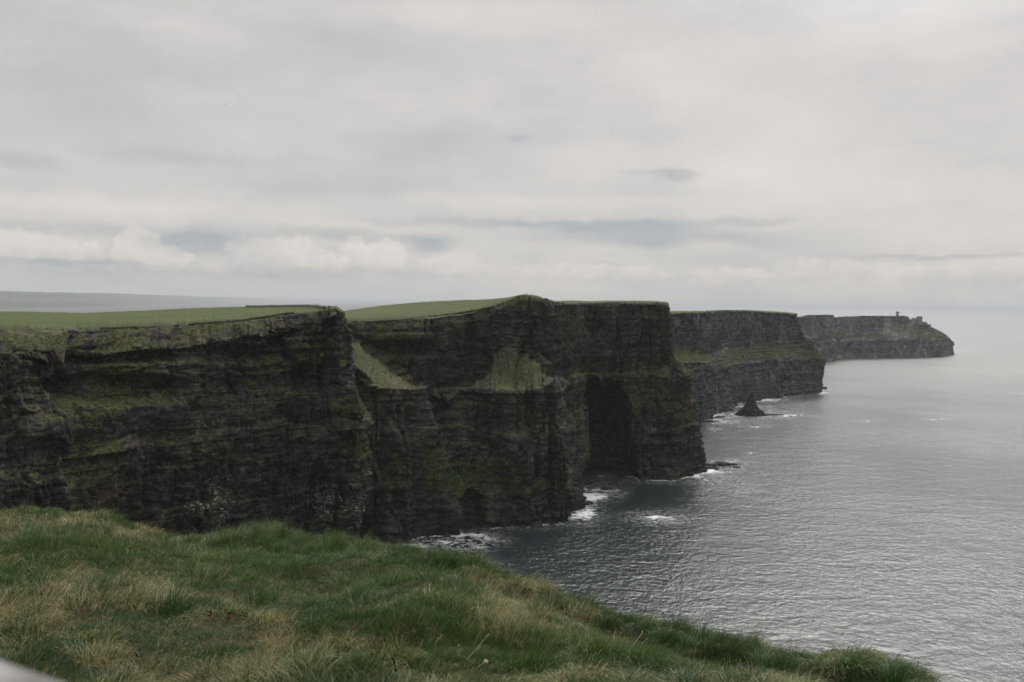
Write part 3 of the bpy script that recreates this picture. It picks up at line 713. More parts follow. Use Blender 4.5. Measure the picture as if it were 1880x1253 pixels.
# ------------------------------------------------------------------ far tower and outcrops on the far headland
def box_bm(bm, x0, x1, y0, y1, z0, z1):
    vs = [bm.verts.new((x, y, z)) for z in (z0, z1) for (x, y) in ((x0, y0), (x1, y0), (x1, y1), (x0, y1))]
    for f in ((3, 2, 1, 0), (4, 5, 6, 7), (0, 1, 5, 4), (1, 2, 6, 5), (2, 3, 7, 6), (3, 0, 4, 7)): bm.faces.new([vs[i] for i in f])
import bmesh
def bm_obj(name, bm, mat, parent=None):
    bmesh.ops.recalc_face_normals(bm, faces=bm.faces)
    me = bpy.data.meshes.new(name); bm.to_mesh(me); bm.free()
    if mat: me.materials.append(mat)
    o = bpy.data.objects.new(name, me); COL.objects.link(o)
    if parent is not None: o.parent = parent
    return o
def tower():
    d = 3290.; p = at_d(1647.5, 581.2, d); mp = d/F
    e = empty('stone_tower', tuple(p)); tag(e, 'small square stone watchtower on the far headland', 'tower')
    bm = bmesh.new(); h = 7.2*mp; w = 1.6*mp
    box_bm(bm, -w, w, -w, w, -3, h*.78); bm_obj('tower_wall', bm, M_STONE, e)
    bm = bmesh.new()
    box_bm(bm, -w*1.3, w*1.3, -w*1.3, w*1.3, h*.78, h)
    for i in (-1, 1):
        for j in (-1, 1): box_bm(bm, i*w*.9-w*.38, i*w*.9+w*.38, j*w*.9-w*.38, j*w*.9+w*.38, h+.003, h+1.6)
    bm_obj('battlement', bm, M_STONE, e)
    bm = bmesh.new(); box_bm(bm, -.6, .6, -w-.12, -w-.003, -1, 3.2); bm_obj('doorway', bm, plain('dark_opening', (.02, .02, .02)), e)
tower()
def outcrop(px, py, wpx, hpx, seed, label, prof=None):
    d = 3330.; p = at_d(px, py, d); mp = d/F
    h = hpx*mp
    pr = prof or [(-6, 1.1), (0, 1.0), (h*.5, .9), (h*.85, .7), (h, .3)]
    o = rock_mesh('rock_outcrop', pr, wpx/2*mp, wpx/2*mp*1.2, M_STONE, seed, tuple(p), n=40, rows=24, amp=.9, res=1.5)
    tag(o, label, 'rock outcrop', 'rock outcrops along the crest of the far headland')
outcrop(1687.5, 592, 10, 11, 3, 'tall square-sided rock outcrop on the crest of the far headland', [(-8, 1.1), (0, .98), (12, .95), (16, 1.0), (19, .6), (20, .2)])
outcrop(1677, 589, 9, 5, 4, 'low rounded rock just left of the tall outcrop on the far headland')
outcrop(1700, 594, 3, 3, 5, 'small rock knob just right of the tall outcrop on the far headland')
outcrop(1707.5, 599.5, 3, 4, 6, 'small upright rock lowest on the slope of the far headland')

# ------------------------------------------------------------------ foreground ground, polar sheet round the viewer
FX = np.array([-3000, -1500, -700, -300, 0, 130, 200, 330, 470, 600, 740, 900, 1100, 1280, 1450, 1550, 1650, 1700, 1760, 2000, 2600, 5000.])
FY = np.array([880, 885, 905, 932, 954, 962, 970, 994, 984, 998, 1012, 1062, 1124, 1188, 1232, 1238, 1242, 1266, 1318, 1430, 1600, 1900.])
FD = np.array([36, 34, 32, 30, 28, 27, 26, 24.5, 23.5, 22, 20.5, 18.5, 16.5, 15, 14, 13.6, 13.2, 12.6, 12, 10, 8, 7.])
def az_of(px, py=1050.):
    r = ray(np.asarray(px, float), np.asarray(px, float)*0+py); return np.arctan2(r[:, 0], r[:, 1])
FAZ = az_of(FX, 1050.); _e = at_d(FX, FY, FD); FZ = _e[:, 2]
FAZ = np.concatenate([[-math.pi, -2.2], FAZ, [2.2, math.pi]]); FD2 = np.concatenate([[300, 120], FD, [40, 300]]); FZ2 = np.concatenate([[150, 148], FZ, [147, 150]])
def ground_z(x, y):
    az = np.arctan2(x, y); d = np.hypot(x, y)
    D = np.interp(az, FAZ, FD2); ZE = np.interp(az, FAZ, FZ2)
    D = D*(1+.02*fbm(az*9, az*0, s=5, o=3))
    zn = np.interp(d, [0, 2, 7.5], [148.35, 148.3, 147.15])
    t = np.clip((d-7.5)/np.maximum(D-7.5, .5), 0, 1)
    # near plane runs on to the rim
    z = np.where(d < 7.5, zn, 147.15+(ZE-147.15)*t**1.05)
    win = np.exp(-((d-D+.9)/1.1)**2); dip = np.exp(-((d-D+3.4)/1.3)**2)
    lip = np.interp(az, az_of([300, 700, 900, 1100, 1350, 1600]), [.0, .05, .16, .36, .42, .25])*(1+.5*fbm(az*14, az*0, s=77, o=2))
    z = z+win*lip*.15-lip*1.25*ss(D-d, 1.5, 2.1)*np.exp(-np.maximum(D-d-2, 0)/2.2)-dip*lip*.2
    und = fbm(x/3.4+3, y/3.4, s=12, o=3)*.12+fbm(x/.9, y/.9, s=14, o=3)*.11
    fade = ss(d, 3, 7)*(1-.6*ss(d, D-2.5, D-.3))
    z = z+und*fade
    # broad hollow left of centre and the mound at the left
    X, Y, w_ = proj(np.stack([x, y, z], -1))
    z = z-.38*bl(X, Y, 560, 1075, 260, 70)*fade+.22*bl(X, Y, 120, 965, 230, 40)*fade-.25*bl(X, Y, 480, 1005, 260, 28)*fade+.2*bl(X, Y, 820, 1160, 220, 50)*fade
    # cliff beyond the rim
    o = d-D
    z = np.where(o > 0, z-np.where(o < .6, o*o*1.2, .43+(o-.6)*3.0), z)
    z = np.where(o > 4, ZE-10.6-(o-4)*9, z)
    return np.maximum(z, -4)
GA = np.concatenate([np.linspace(-math.pi, -.62, 60, endpoint=False), np.linspace(-.62, .62, 640), np.linspace(.62, math.pi, 60)[1:]])
GD = np.concatenate([[.05, .5, 1, 1.5, 2, 3, 4, 5], np.arange(5.5, 34, .09), np.geomspace(34.5, 420, 60)])
def make_ground():
    mt, g = new_mat('turf_soil')
    pos = g.n('ShaderNodeNewGeometry').outputs['Position']
    n = g.noise(pos, 2.2, 6, .65); n2 = g.noise(pos, 14, 4, .6)
    c = g.mix(g.mr(n, .35, .65), (.030, .038, .016, 1), (.060, .048, .026, 1))
    soil = attr(g, 'soil')
    c = g.mix(soil, c, g.mix(g.mr(n2, .3, .7), (.07, .045, .026, 1), (.13, .088, .052, 1)))
    finish(g, c, .95, .1, n2, .8, .05)
    X = np.sin(GA)[None]*GD[:, None]; Y = np.cos(GA)[None]*GD[:, None]
    Zg = ground_z(X, Y)
    P = np.stack([X, Y, Zg], -1); px, py, w = proj(P)
    px = np.where(w > 0, px, -9999)
    soil = soil_mask(px, py, X, Y)
    o = mesh_np('ground', P.reshape(-1, 3), grid_faces(*X.shape), mt, attrs={'soil': soil.ravel()}, smooth=True)
    tag(o, kind='structure')
def soil_mask(px, py, X, Y):
    wb = 26*fbm(X/.8, Y/.8, s=31, o=3)
    s = np.zeros_like(px)
    for (x, y, rx, ry) in ((1195, 1194, 42, 11), (1270, 1200, 42, 13), (1095, 1168, 22, 10)):
        s = np.maximum(s, bl(px+wb, py+wb*.3, x, y, rx, ry, .5))
    return s
make_ground()

# ------------------------------------------------------------------ grass
def make_grass(nb=760000, seed=7):
    r = np.random.default_rng(seed)
    # candidates: bearing uniform, range weighted so that near ground gets more blades per metre
    n0 = int(nb*1.6)
    az = r.uniform(-.56, .50, n0); D = np.interp(az, FAZ, FD2)
    t = r.random(n0)
    d = 5.6*np.exp(t*np.log((D+.8)/5.6))
    d = np.where(r.random(n0) < .30, D+.7-np.abs(r.normal(0, 1.8, n0)), d)
    d = np.maximum(d, 5.6)
    x, y = np.sin(az)*d, np.cos(az)*d
    z = ground_z(x, y)
    px, py, w = proj(np.stack([x, y, z], -1))
    dens = .75+.35*fbm(x/1.6, y/1.6, s=61, o=3)
    soil = soil_mask(px, py, x, y)
    keep = (px > -160) & (px < 1960) & (py < 1253+900/d*1.9) & (r.random(n0) < dens*(1-.93*soil))
    x, y, z, px, py, d, az = (a[keep][:nb] for a in (x, y, z, px, py, d, az))
    n = len(x); D = np.interp(az, FAZ, FD2)
    # straw amount: clumps, noise and the pale patches
    st = .04+.28*fbm(x/2.3, y/2.3, s=71, o=3)+.45*fbm(x/.6, y/.6, s=72, o=3)
    for (bx, by, rx, ry, k) in ((500, 1165, 60, 45, .9), (170, 1080, 200, 45, .10), (230, 1160, 160, 40, .20), (60, 1120, 110, 60, .3), (420, 1240, 260, 60, .38), (700, 1190, 80, 22, .6), (860, 1240, 110, 40, .45),
                               (640, 1230, 160, 40, .4), (230, 985, 60, 12, .5), (940, 1140, 110, 40, .35), (60, 965, 160, 14, .4), (1050, 1230, 200, 40, .05), (300, 1100, 80, 30, .3), (700, 1055, 60, 30, .25), (960, 1060, 120, 30, .15),
                               (540, 1060, 230, 60, -.55), (620, 1000, 300, 36, -.3), (1250, 1215, 300, 50, -.35), (640, 1110, 120, 40, -.4), (100, 1015, 260, 20, -.3)):
        st = st+k*bl(px, py, bx, by, rx*1.2, ry*1.25, .9)
    # tussocks: nearest centre of a jittered grid
    cs = .42; gx, gy = np.floor(x/cs), np.floor(y/cs); best = np.full(n, 1e9); tx = np.zeros(n); ty = np.zeros(n); th_ = np.zeros(n)
    for i in (-1, 0, 1):
        for j in (-1, 0, 1):
            a_, b_ = (gx+i).astype(int), (gy+j).astype(int)
            cx = (a_+hsh(a_, b_, 201))*cs; cy = (b_+hsh(a_, b_, 202))*cs
            dd = (x-cx)**2+(y-cy)**2; m_ = dd < best
            best = np.where(m_, dd, best); tx = np.where(m_, x-cx, tx); ty = np.where(m_, y-cy, ty); th_ = np.where(m_, hsh(a_, b_, 203), th_)
    td = np.sqrt(best)/cs
    st = st+(th_-.5)*.45
    straw = r.random(n) < np.clip(st, .03, .9)
    tall = 1+.45*fbm(x/1.3, y/1.3, s=81, o=3)
    L = (.09+.14*r.random(n)**1.5)*np.clip(tall, .5, 1.7)
    L *= np.where(straw, 1.12, 1.0)*(.62+.75*th_)*(1.3-.75*np.clip(td, 0, 1))
    L *= .85+.3*np.exp(-((d-D+.6)/1.2)**2)
    L *= np.interp(d, [6, 20], [.82, 1.25])
    L *= 1-.35*bl(px, py, 350, 1170, 420, 70, .9)
    wd = np.interp(d, [6, 12, 28], [.0036, .0052, .0095])*(.6+.8*r.random(n))
    # wind comb: lean right and slightly towards the eye, swirling
    ang = .55*fbm(x/2.2, y/2.2, s=91, o=3)*3.0+r.normal(0, .9, n)+.2
    lean = np.clip(.55+.35*fbm(x/1.5, y/1.5, s=95, o=2)+r.normal(0, .22, n), .05, 1.35)
    lean += .25*straw
    lx, ly = np.cos(ang), np.sin(ang)*.8
    lx = lx*.75+tx/cs*1.5; ly = ly*.75+ty/cs*1.5; ln_ = np.maximum(np.hypot(lx, ly), .3); lx /= ln_; ly /= ln_
    lean = lean*.8+td*.5
    side = r.uniform(0, math.pi, n); sx, sy = np.cos(side)*.75+.25, np.sin(side)*.55
    sn = np.hypot(sx, sy); sx /= sn; sy /= sn
    base = np.stack([x, y, z-.02], -1)
    pts = []
    for f, wf in ((0, 1.), (.38, .85), (.72, .55)):
        a = lean*f*1.15
        hx = L*f*np.sin(a*.9); hz = L*f*np.cos(a*.9)
        c = base+np.stack([lx*hx, ly*hx, hz], -1)
        hw = (wd*wf*.5)[:, None]*np.stack([sx, sy, np.zeros(n)], -1)
        pts += [c-hw, c+hw]
    a = lean*1.25
    pts.append(base+np.stack([lx*L*np.sin(a), ly*L*np.sin(a), L*np.cos(a)], -1))
    V = np.stack(pts, 1)                                             # n x 7 x 3
    b = (np.arange(n)*7)[:, None]
    tri = np.concatenate([b+np.array([t_]) for t_ in ((0, 1, 3), (0, 3, 2), (2, 3, 5), (2, 5, 4), (4, 5, 6))], 0)
    g1 = np.array([.030, .098, .018]); g2 = np.array([.076, .150, .024]); g3 = np.array([.024, .072, .038])
    s1 = np.array([.36, .32, .15]); s2 = np.array([.27, .21, .07]); s3 = np.array([.50, .46, .29])
    k = r.random((n, 1)); k2 = np.clip(.5+.8*fbm(x/3, y/3, s=99, o=3)+r.normal(0, .25, n), 0, 1)[:, None]
    green = (g1*(1-k2)+g2*k2)*(1-.45*k)+g3*.45*k
    stc = np.where(k < .55, s1, np.where(k < .78, s2, s3))
    col = np.where(straw[:, None], stc, green)*(.46+.38*r.random((n, 1)))*(.8+.4*th_[:, None])
    cv = np.repeat(col[:, None], 7, 1)
    tipf = np.array([0, 0, 0, 0, .12, .12, .3])[None, :, None]*(r.random((n, 1, 1)) < .4)
    cv = cv*(1-tipf)+s1*tipf
    mt, g = new_mat('grass_blades')
    c = attr(g, 'col', 'Color')
    d1 = g.n('ShaderNodeBsdfDiffuse'); g.put(d1.inputs[0], c)
    d2 = g.n('ShaderNodeBsdfTranslucent'); g.put(d2.inputs[0], c)
    mx = g.n('ShaderNodeMixShader'); mx.inputs[0].default_value = .3; g.put(mx.inputs[1], d1.outputs[0]); g.put(mx.inputs[2], d2.outputs[0])
    gl = g.n('ShaderNodeBsdfGlossy'); gl.inputs['Roughness'].default_value = .5; gl.inputs[0].default_value = (1, 1, 1, 1)
    m2 = g.n('ShaderNodeMixShader'); m2.inputs[0].default_value = .025; g.put(m2.inputs[1], mx.outputs[0]); g.put(m2.inputs[2], gl.outputs[0])
    o = g.n('ShaderNodeOutputMaterial'); g.put(o.inputs[0], m2.outputs[0])
    ob = mesh_np('grass', V.reshape(-1, 3), tri, mt, attrs={'col': cv.reshape(-1, 3)})
    tag(ob, 'long wind-combed green and straw-coloured grass on the cliff edge', 'grass', kind='stuff')
make_grass()

# ------------------------------------------------------------------ small things on the cliff tops
def on(PP, px, py, lo=0.0):
    X, Y, w = proj(PP); D_ = np.hypot(PP[..., 0], PP[..., 1])
    c = (X-px)**2+(Y-py)**2*1.0
    c = np.where((w > 0) & (c < max(c.min()*1.5, 6)), D_, 1e9)       # nearest of the surface points seen there
    return PP.reshape(-1, 3)[np.argmin(c)]
def skin_mesh(name, pts, edges, rad, mat, parent=None, root=0, sub=1):
    me = bpy.data.meshes.new(name); me.from_pydata(pts, edges, []); me.materials.append(mat)
    o = bpy.data.objects.new(name, me); COL.objects.link(o)
    md = o.modifiers.new('skin', 'SKIN'); md.use_smooth_shade = True
    if not me.skin_vertices: 
        me.skin_vertices_new() if hasattr(me, 'skin_vertices_new') else None
    if not me.skin_vertices:
        bm = bmesh.new(); bm.from_mesh(me); bm.verts.layers.skin.verify(); bm.to_mesh(me); bm.free()
    for i, r_ in enumerate(rad):
        sv = me.skin_vertices[0].data[i]; sv.radius = (r_, r_) if not isinstance(r_, tuple) else r_
        sv.use_root = (i == root)
    o.modifiers.new('sub', 'SUBSURF').levels = sub; o.modifiers['sub'].render_levels = sub
    if parent is not None: o.parent = parent
    return o
SKIN = plain('skin', (.42, .27, .2)); HAIR = plain('dark_hair', (.04, .03, .02))
def person(P, coat, legs, label, rz=0.0, stride=.18, sit=False, s=1.0, group='walkers on the cliff path'):
    hip = .92 if not sit else .42
    if sit: kn = [(-.1, -.42, .42), (.1, -.42, .42)]; ft = [(-.11, -.45, .06), (.11, -.45, .06)]
    else: kn = [(-.1, -stride*.5-.02, .5), (.1, stride*.5-.03, .5)]; ft = [(-.11, -stride, .07), (.11, stride, .07)]
    t = hip-.92
    pts = [(0, 0, hip), (0, 0, 1.15+t), (0, 0, 1.38+t), (0, 0, 1.48+t), (0, -.02, 1.6+t), (0, -.02, 1.72+t),
           (-.1, 0, hip-.06), kn[0], ft[0], (ft[0][0], ft[0][1]-.14, .04), (.1, 0, hip-.06), kn[1], ft[1], (ft[1][0], ft[1][1]-.14, .04),
           (-.2, 0, 1.38+t), (-.26, .03, 1.1+t), (-.24, -.1, .86+t), (.2, 0, 1.38+t), (.26, .03, 1.1+t), (.24, -.1, .86+t)]
    ed = [(0, 1), (1, 2), (2, 3), (3, 4), (4, 5), (0, 6), (6, 7), (7, 8), (8, 9), (0, 10), (10, 11), (11, 12), (12, 13), (2, 14), (14, 15), (15, 16), (2, 17), (17, 18), (18, 19)]
    rad = [.13, .12, .13, .055, .09, .07, .09, .062, .045, .035, .09, .062, .045, .035, .06, .045, .03, .06, .045, .03]
    o = skin_mesh('person', pts, ed, rad, plain('clothes', legs))
    o.location = tuple(P); o.rotation_euler = (0, 0, rz); o.scale = (s, s, s)
    tag(o, label, 'person', group)
    jp = [(0, 0, hip), (0, 0, 1.15+t), (0, 0, 1.39+t), (-.2, 0, 1.39+t), (-.26, .03, 1.1+t), (-.245, -.08, .92+t), (.2, 0, 1.39+t), (.26, .03, 1.1+t), (.245, -.08, .92+t)]
    skin_mesh('jacket', jp, [(0, 1), (1, 2), (2, 3), (3, 4), (4, 5), (2, 6), (6, 7), (7, 8)], [.165, .155, .16, .085, .068, .055, .085, .068, .055], plain('coat', coat), o)
    skin_mesh('head', [(0, -.02, 1.5+t), (0, -.03, 1.6+t), (0, -.025, 1.7+t)], [(0, 1), (1, 2)], [.06, .10, .085], SKIN, o)
    skin_mesh('hair', [(0, .02, 1.6+t), (0, .0, 1.70+t), (0, -.03, 1.735+t)], [(0, 1), (1, 2)], [.09, .10, .08], HAIR, o)
DK = (.02, .02, .024); NV = (.03, .035, .06)
for (px, py, coat, legs, label, rz) in (
        (87, 605, DK, DK, 'person in black at the left of the three walkers silhouetted against the field', .3),
        (94.5, 605.5, (.03, .04, .03), DK, 'person in a dark coat in the middle of the three walkers against the field', 1.2),
        (100, 606, (.05, .06, .03), DK, 'person in dark olive at the right of the three walkers against the field', 2.0),
        (113, 608, DK, NV, 'person in black and navy standing shoulder to shoulder, left of the pair', .2),
        (115.5, 608, DK, NV, 'person in black and navy standing shoulder to shoulder, right of the pair', .1),
        (146, 607, (.45, .13, .06), (.3, .1, .06), 'person in orange on the cliff path', .8),
        (151, 605.5, DK, DK, 'person in black just right of the one in orange', .8),
        (159, 606, (.03, .05, .03), DK, 'dark figure farthest right on the path left of the long field edge', 2.4)):
    P_ = on(PA, px, py); person(P_, coat, legs, label, rz)
for (px, py, coat, legs, label, rz, st_) in (
        (598, 568, (.30, .12, .13), (.35, .25, .16), 'person in a pink jacket sitting at the tip of the near cliff', .4, True),
        (601, 568.5, (.16, .04, .05), (.3, .24, .17), 'person in a dark red jacket sitting at the tip of the near cliff', -.4, True),
        (603, 567, (.03, .03, .035), DK, 'person in black standing behind the two seated at the cliff tip', .0, False)):
    P_ = on(PA, px, py); person(P_, coat, legs, label, rz, sit=st_, s=1.25 if not st_ else 1.3, group='people resting at the tip of the near cliff')
for (px, py, label) in ((969.5, 542, 'tiny dark figure standing on the grassy summit of the middle cliff'), (975.5, 542.5, 'tiny dark figure right of the other one on the middle cliff summit'),
                        (1206, 555.5, 'tiny figure near the right end of the middle cliff top')):
    person(on(PB, px, py), DK, DK, label, .5, group='figures on top of the middle cliff')

M_BANK = simple_rock('bank_turf', (.012, .018, .007, 1), (.035, .042, .018, 1), .5)
def dry_wall(PP, pts, h, w, label, seed, nm='stone_wall', mat=None, cat='stone wall'):
    C_ = np.array([on(PP, a, b) for a, b in pts])
    cum = np.concatenate([[0], np.cumsum(np.linalg.norm(np.diff(C_, axis=0), axis=-1))])
    n = int(cum[-1]/.6); S = np.linspace(0, cum[-1], n)
    L_ = np.stack([np.interp(S, cum, C_[:, i]) for i in range(3)], -1)
    t = np.gradient(L_, axis=0); t[:, 2] = 0; t /= np.linalg.norm(t, axis=-1, keepdims=True)
    nn = np.stack([-t[:, 1], t[:, 0], t[:, 2]*0], -1)
    rows = []
    for (a, b) in ((-1, -.6), (-1, .3), (-.8, .7), (-.5, 1.0), (.5, 1.0), (.8, .7), (1, .3), (1, -.6)):
        j = hsh(np.floor(S/1.1).astype(int), np.full(n, int(abs(b)*10)), s=seed)-.5
        rows.append(L_+nn*(a*w*.5*(1+.35*j))[:, None]+np.array([0, 0, 1])*(b*h*(1+.35*j*(b > .6)))[:, None])
    P = np.stack(rows)
    tag(mesh_np(nm, P.reshape(-1, 3), grid_faces(len(rows), n), mat or M_WALL), label, cat)
M_WALL = simple_rock('wall_stone', (.045, .045, .03, 1), (.17, .165, .13, 1), .6)
dry_wall(PA, [(452, 562.5), (480, 562.3), (520, 561.8), (560, 561.8), (585, 563.2), (596, 565.5)], 1.5, .9, 'long low dry stone wall along the skyline of the near green field', 3)
dry_wall(PB, [(1035, 556.5), (1060, 556), (1090, 555.6), (1120, 555), (1135, 555)], 1.0, 1.2, 'low broken stone wall on top of the cliff above the cave', 5)
dry_wall(PA, [(185, 603.5), (250, 601.5), (320, 598.5), (400, 592.5), (450, 588), (500, 580.5), (540, 574)], 1.1, 1.6, 'long dark earth bank along the seaward edge of the near green field', 7, 'earth_bank', M_BANK, 'earth bank')
dry_wall(PB, [(690, 590), (730, 587.5), (790, 581.5), (840, 575), (880, 568), (915, 560)], 1.0, 1.6, 'dark earth bank climbing the edge of the green field on the middle cliff', 8, 'earth_bank', M_BANK, 'earth bank')
def post(P, label):
    bm = bmesh.new(); bmesh.ops.create_cone(bm, cap_ends=True, segments=8, radius1=.11, radius2=.09, depth=2.6)
    for v in bm.verts: v.co.z += 1.0; v.co.x += .04*v.co.z
    bmesh.ops.bevel(bm, geom=[e for e in bm.edges], offset=.015, segments=1)
    o = bm_obj('fence_post', bm, plain('weathered_wood', (.10, .09, .075))); o.location = tuple(P)
    tag(o, label, 'fence post', 'fence posts along the skyline near the cliff tip')
for px, l in ((563, 'leftmost of the five thin fence posts along the skyline wall'), (569.5, 'second from the left of the five thin skyline fence posts'), (575, 'middle one of the five thin fence posts along the skyline'),
              (579, 'fourth from the left of the five thin skyline fence posts'), (582, 'rightmost of the five thin fence posts along the skyline')):
    post(on(PA, px, 562.5), l)
def path_stone(PP, px, py, s_, seed, label):
    P_ = on(PP, px, py)
    o = rock_mesh('stone', [(-.3, 1.05), (0, 1), (s_*.5, .9), (s_*.8, .6), (s_*.9, .3)], s_*.8, s_*.6, M_SLAB, seed, tuple(P_), n=18, rows=8, amp=1, res=.3)
    tag(o, label, 'stone', 'pale stones beside the cliff path')
for i, (px, py) in enumerate(((128, 604.5), (132, 606), (137, 605), (140, 607), (58, 602.5), (322, 597.5), (345, 596.5))):
    path_stone(PA, px, py, 1.1, i+40, 'small pale stone beside the cliff path on the near headland')

# gulls
def gull(px, py, d, rz, label):
    p = at_d(px, py, d)
    V_ = [(0, -.28, 0), (0, -.16, .05), (0, 0, .07), (0, .16, .04), (0, .3, .0)]
    o = skin_mesh('gull', V_+[(-.3, -.05, .12), (-.62, .03, .03), (.3, -.05, .12), (.62, .03, .03)],
                  [(0, 1), (1, 2), (2, 3), (3, 4), (2, 5), (5, 6), (2, 7), (7, 8)],
                  [(.03, .03), (.06, .06), (.075, .075), (.05, .05), (.05, .012), (.09, .02), (.035, .01), (.09, .02), (.035, .01)], plain('plumage', (.10, .10, .10)), root=2)
    o.location = tuple(p); o.rotation_euler = (.2, .35, rz)
    tag(o, label, 'gull', 'gulls gliding high above the field')
gull(412, 192.5, 330, .4, 'lower left of the two tiny gulls gliding in the sky')
gull(440, 177, 360, 1.0, 'upper right of the two tiny gulls gliding in the sky')

# ------------------------------------------------------------------ things in the foreground
def hit(px, py):
    d = np.arange(5.0, 34, .03); P = at_d(np.full(len(d), px), np.full(len(d), py), d)
    u = P[:, 2]-ground_z(P[:, 0], P[:, 1])
    k = np.argmax(u < 0) if np.any(u < 0) else len(d)-1
    return P[k], d[k]
def tube(name, pts, rad, mat, parent=None, n=6):
    pts = np.array(pts, float); m_ = len(pts)
    T = np.gradient(pts, axis=0); T /= np.linalg.norm(T, axis=-1, keepdims=True)
    a = np.cross(T, [0.3, 1, .1]); a /= np.linalg.norm(a, axis=-1, keepdims=True); b = np.cross(T, a)
    th = np.linspace(0, 2*math.pi, n, endpoint=False)
    rad = np.broadcast_to(rad, (m_,))
    P = pts[:, None]+rad[:, None, None]*(np.cos(th)[None, :, None]*a[:, None]+np.sin(th)[None, :, None]*b[:, None])
    V = np.concatenate([P.reshape(-1, 3), pts[:1], pts[-1:]])
    me_f = [tuple(f) for f in grid_faces(m_, n, True)]
    e0 = m_*n
    me_f += [((i+1) % n, i, e0) for i in range(n)]+[((m_-1)*n+i, (m_-1)*n+(i+1) % n, e0+1) for i in range(n)]
    me = bpy.data.meshes.new(name); me.from_pydata([tuple(v) for v in V], [], me_f); me.materials.append(mat)
    me.polygons.foreach_set('use_smooth', np.ones(len(me.polygons), bool))
    o = bpy.data.objects.new(name, me); COL.objects.link(o)
    if parent is not None: o.parent = parent
    return o
def spline(p, k=6):
    p = np.array(p, float); t = np.arange(len(p)); tt = np.linspace(0, len(p)-1, k*(len(p)-1)+1)
    if len(p) < 3: return np.stack([np.interp(tt, t, p[:, i]) for i in range(3)], -1)
    q = np.stack([np.interp(tt, t, p[:, i]) for i in range(3)], -1)
    for _ in range(3): q[1:-1] = (q[:-2]+2*q[1:-1]+q[2:])/4
    return q
M_DEAD = simple_rock('dead_stem', (.30, .25, .18, 1), (.46, .40, .31, 1), 6)
M_DARKT = simple_rock('dark_twig', (.05, .045, .035, 1), (.10, .085, .06, 1), 6)
def stalk(pp, r_, label, mat=M_DEAD, head=False, side=True):
    base, d = hit(*pp[0])
    pts = [base-np.array([0, 0, .12])]+[at_d(a, b, d-.10-.05*i) for i, (a, b) in enumerate(pp)]
    q = spline(pts)
    q = q+.006*np.stack([fbm(np.arange(len(q))/2., np.arange(len(q))*0., s=int(pp[0][0])+i) for i in range(3)], -1)
    o = tube('dead_stalk', q, np.linspace(r_, r_*.45, len(q)), mat)
    tag(o, label, 'dry stalk')
    if side:
        k = int(len(q)*.55); tp = q[k]+(q[k]-q[k-2])*1.3+np.array([.03, 0, .02]); tube('side_twig', [q[k], (q[k]+tp)/2+.004, tp], r_*.35, mat, o)
    if head:
        hh = [q[-1], q[-1]+np.array([.012, 0, .008]), q[-1]+np.array([.03, 0, .004])]
        tube('seed_head', hh, [.010, .022, .008], M_DEAD, o, 8)
for a in (([(1147, 1210), (1163, 1184), (1181, 1159)], .011, 'thick pale dead stalk leaning right in front of the bare soil bank'),
          ([(1164, 1205), (1174, 1188), (1191, 1171)], .008, 'thinner curved dead stalk just right of the thick pale one by the soil bank'),
          ([(1063, 1136), (1075, 1118), (1086, 1099)], .006, 'thin reddish dead stalk leaning right near the crest of the bank'),
          ([(1094, 1193), (1081, 1171), (1074, 1154), (1060, 1142)], .008, 'bent dead stalk arching over to the left on the bank'),
          ([(1092, 1210), (1102, 1195)], .006, 'short dead stub below the bent stalk'),
          ([(854, 1216), (875, 1192), (898, 1163)], .007, 'long straight dry stalk leaning right above the straw tuft'),
          ([(838, 1212), (843, 1184)], .006, 'short upright pale stalk beside the long leaning one')):
    stalk(*a)
stalk([(872, 1240), (876, 1226), (887, 1218)], .005, 'thin green stalk bent over with a pale seed head, low in the grass', head=True, side=False)
stalk([(797, 1197), (800, 1178), (813, 1165)], .005, 'thin stalk arching to the right in the middle of the grass', side=False)
stalk([(1218, 1140), (1217, 1128), (1214, 1117)], .008, 'dark twig standing up out of the crest against the sea', M_DARKT, side=False)
stalk([(410, 1062), (416, 1048), (425, 1040)], .006, 'short pale stalk in the dark green hollow', side=False)
stalk([(98, 1043), (102, 1032), (106, 1022)], .006, 'pale stalk near the left edge of the dark hollow', side=False)
stalk([(196, 1094), (206, 1076), (216, 1062)], .006, 'pale forked stalk left of the dark hollow')
M_SEED = plain('brown_seed', (.035, .016, .008)); M_RED = plain('red_leaf', (.085, .016, .012)); M_GST = plain('green_stem', (.10, .13, .05))
def seed_stem(px, py, i):
    b, d = hit(px, py+16); top = at_d(px, py, d-.12)
    q = spline([b-np.array([0, 0, .05]), (b+top)/2+np.array([.01, 0, 0]), top])
    e = tube('seed_stem', q, .0028, M_GST, None, 5)
    tag(e, 'thin stem with a dark brown seed head poking out of the pale foreground grass', 'plant', 'dark seed heads in the foreground grass')
    tp = top+(q[-1]-q[-3]); tp = top+(tp-top)/np.linalg.norm(tp-top)*.055
    tube('seed_head', [top, top*.7+tp*.3, top*.3+tp*.7, tp], [.003, .0065, .0065, .002], M_SEED, e, 8)
for i, (a, b) in enumerate(((613, 1156), (611, 1165), (641, 1178), (639, 1199), (622, 1203), (683, 1204), (722, 1213), (725, 1219), (727, 1233), (614, 1231), (640, 1245), (620, 1249), (533, 1213), (600, 1213), (596, 1205), (257, 1197), (252, 1206), (185, 1128), (306, 1112), (150, 1124))):
    seed_stem(a, b, i)
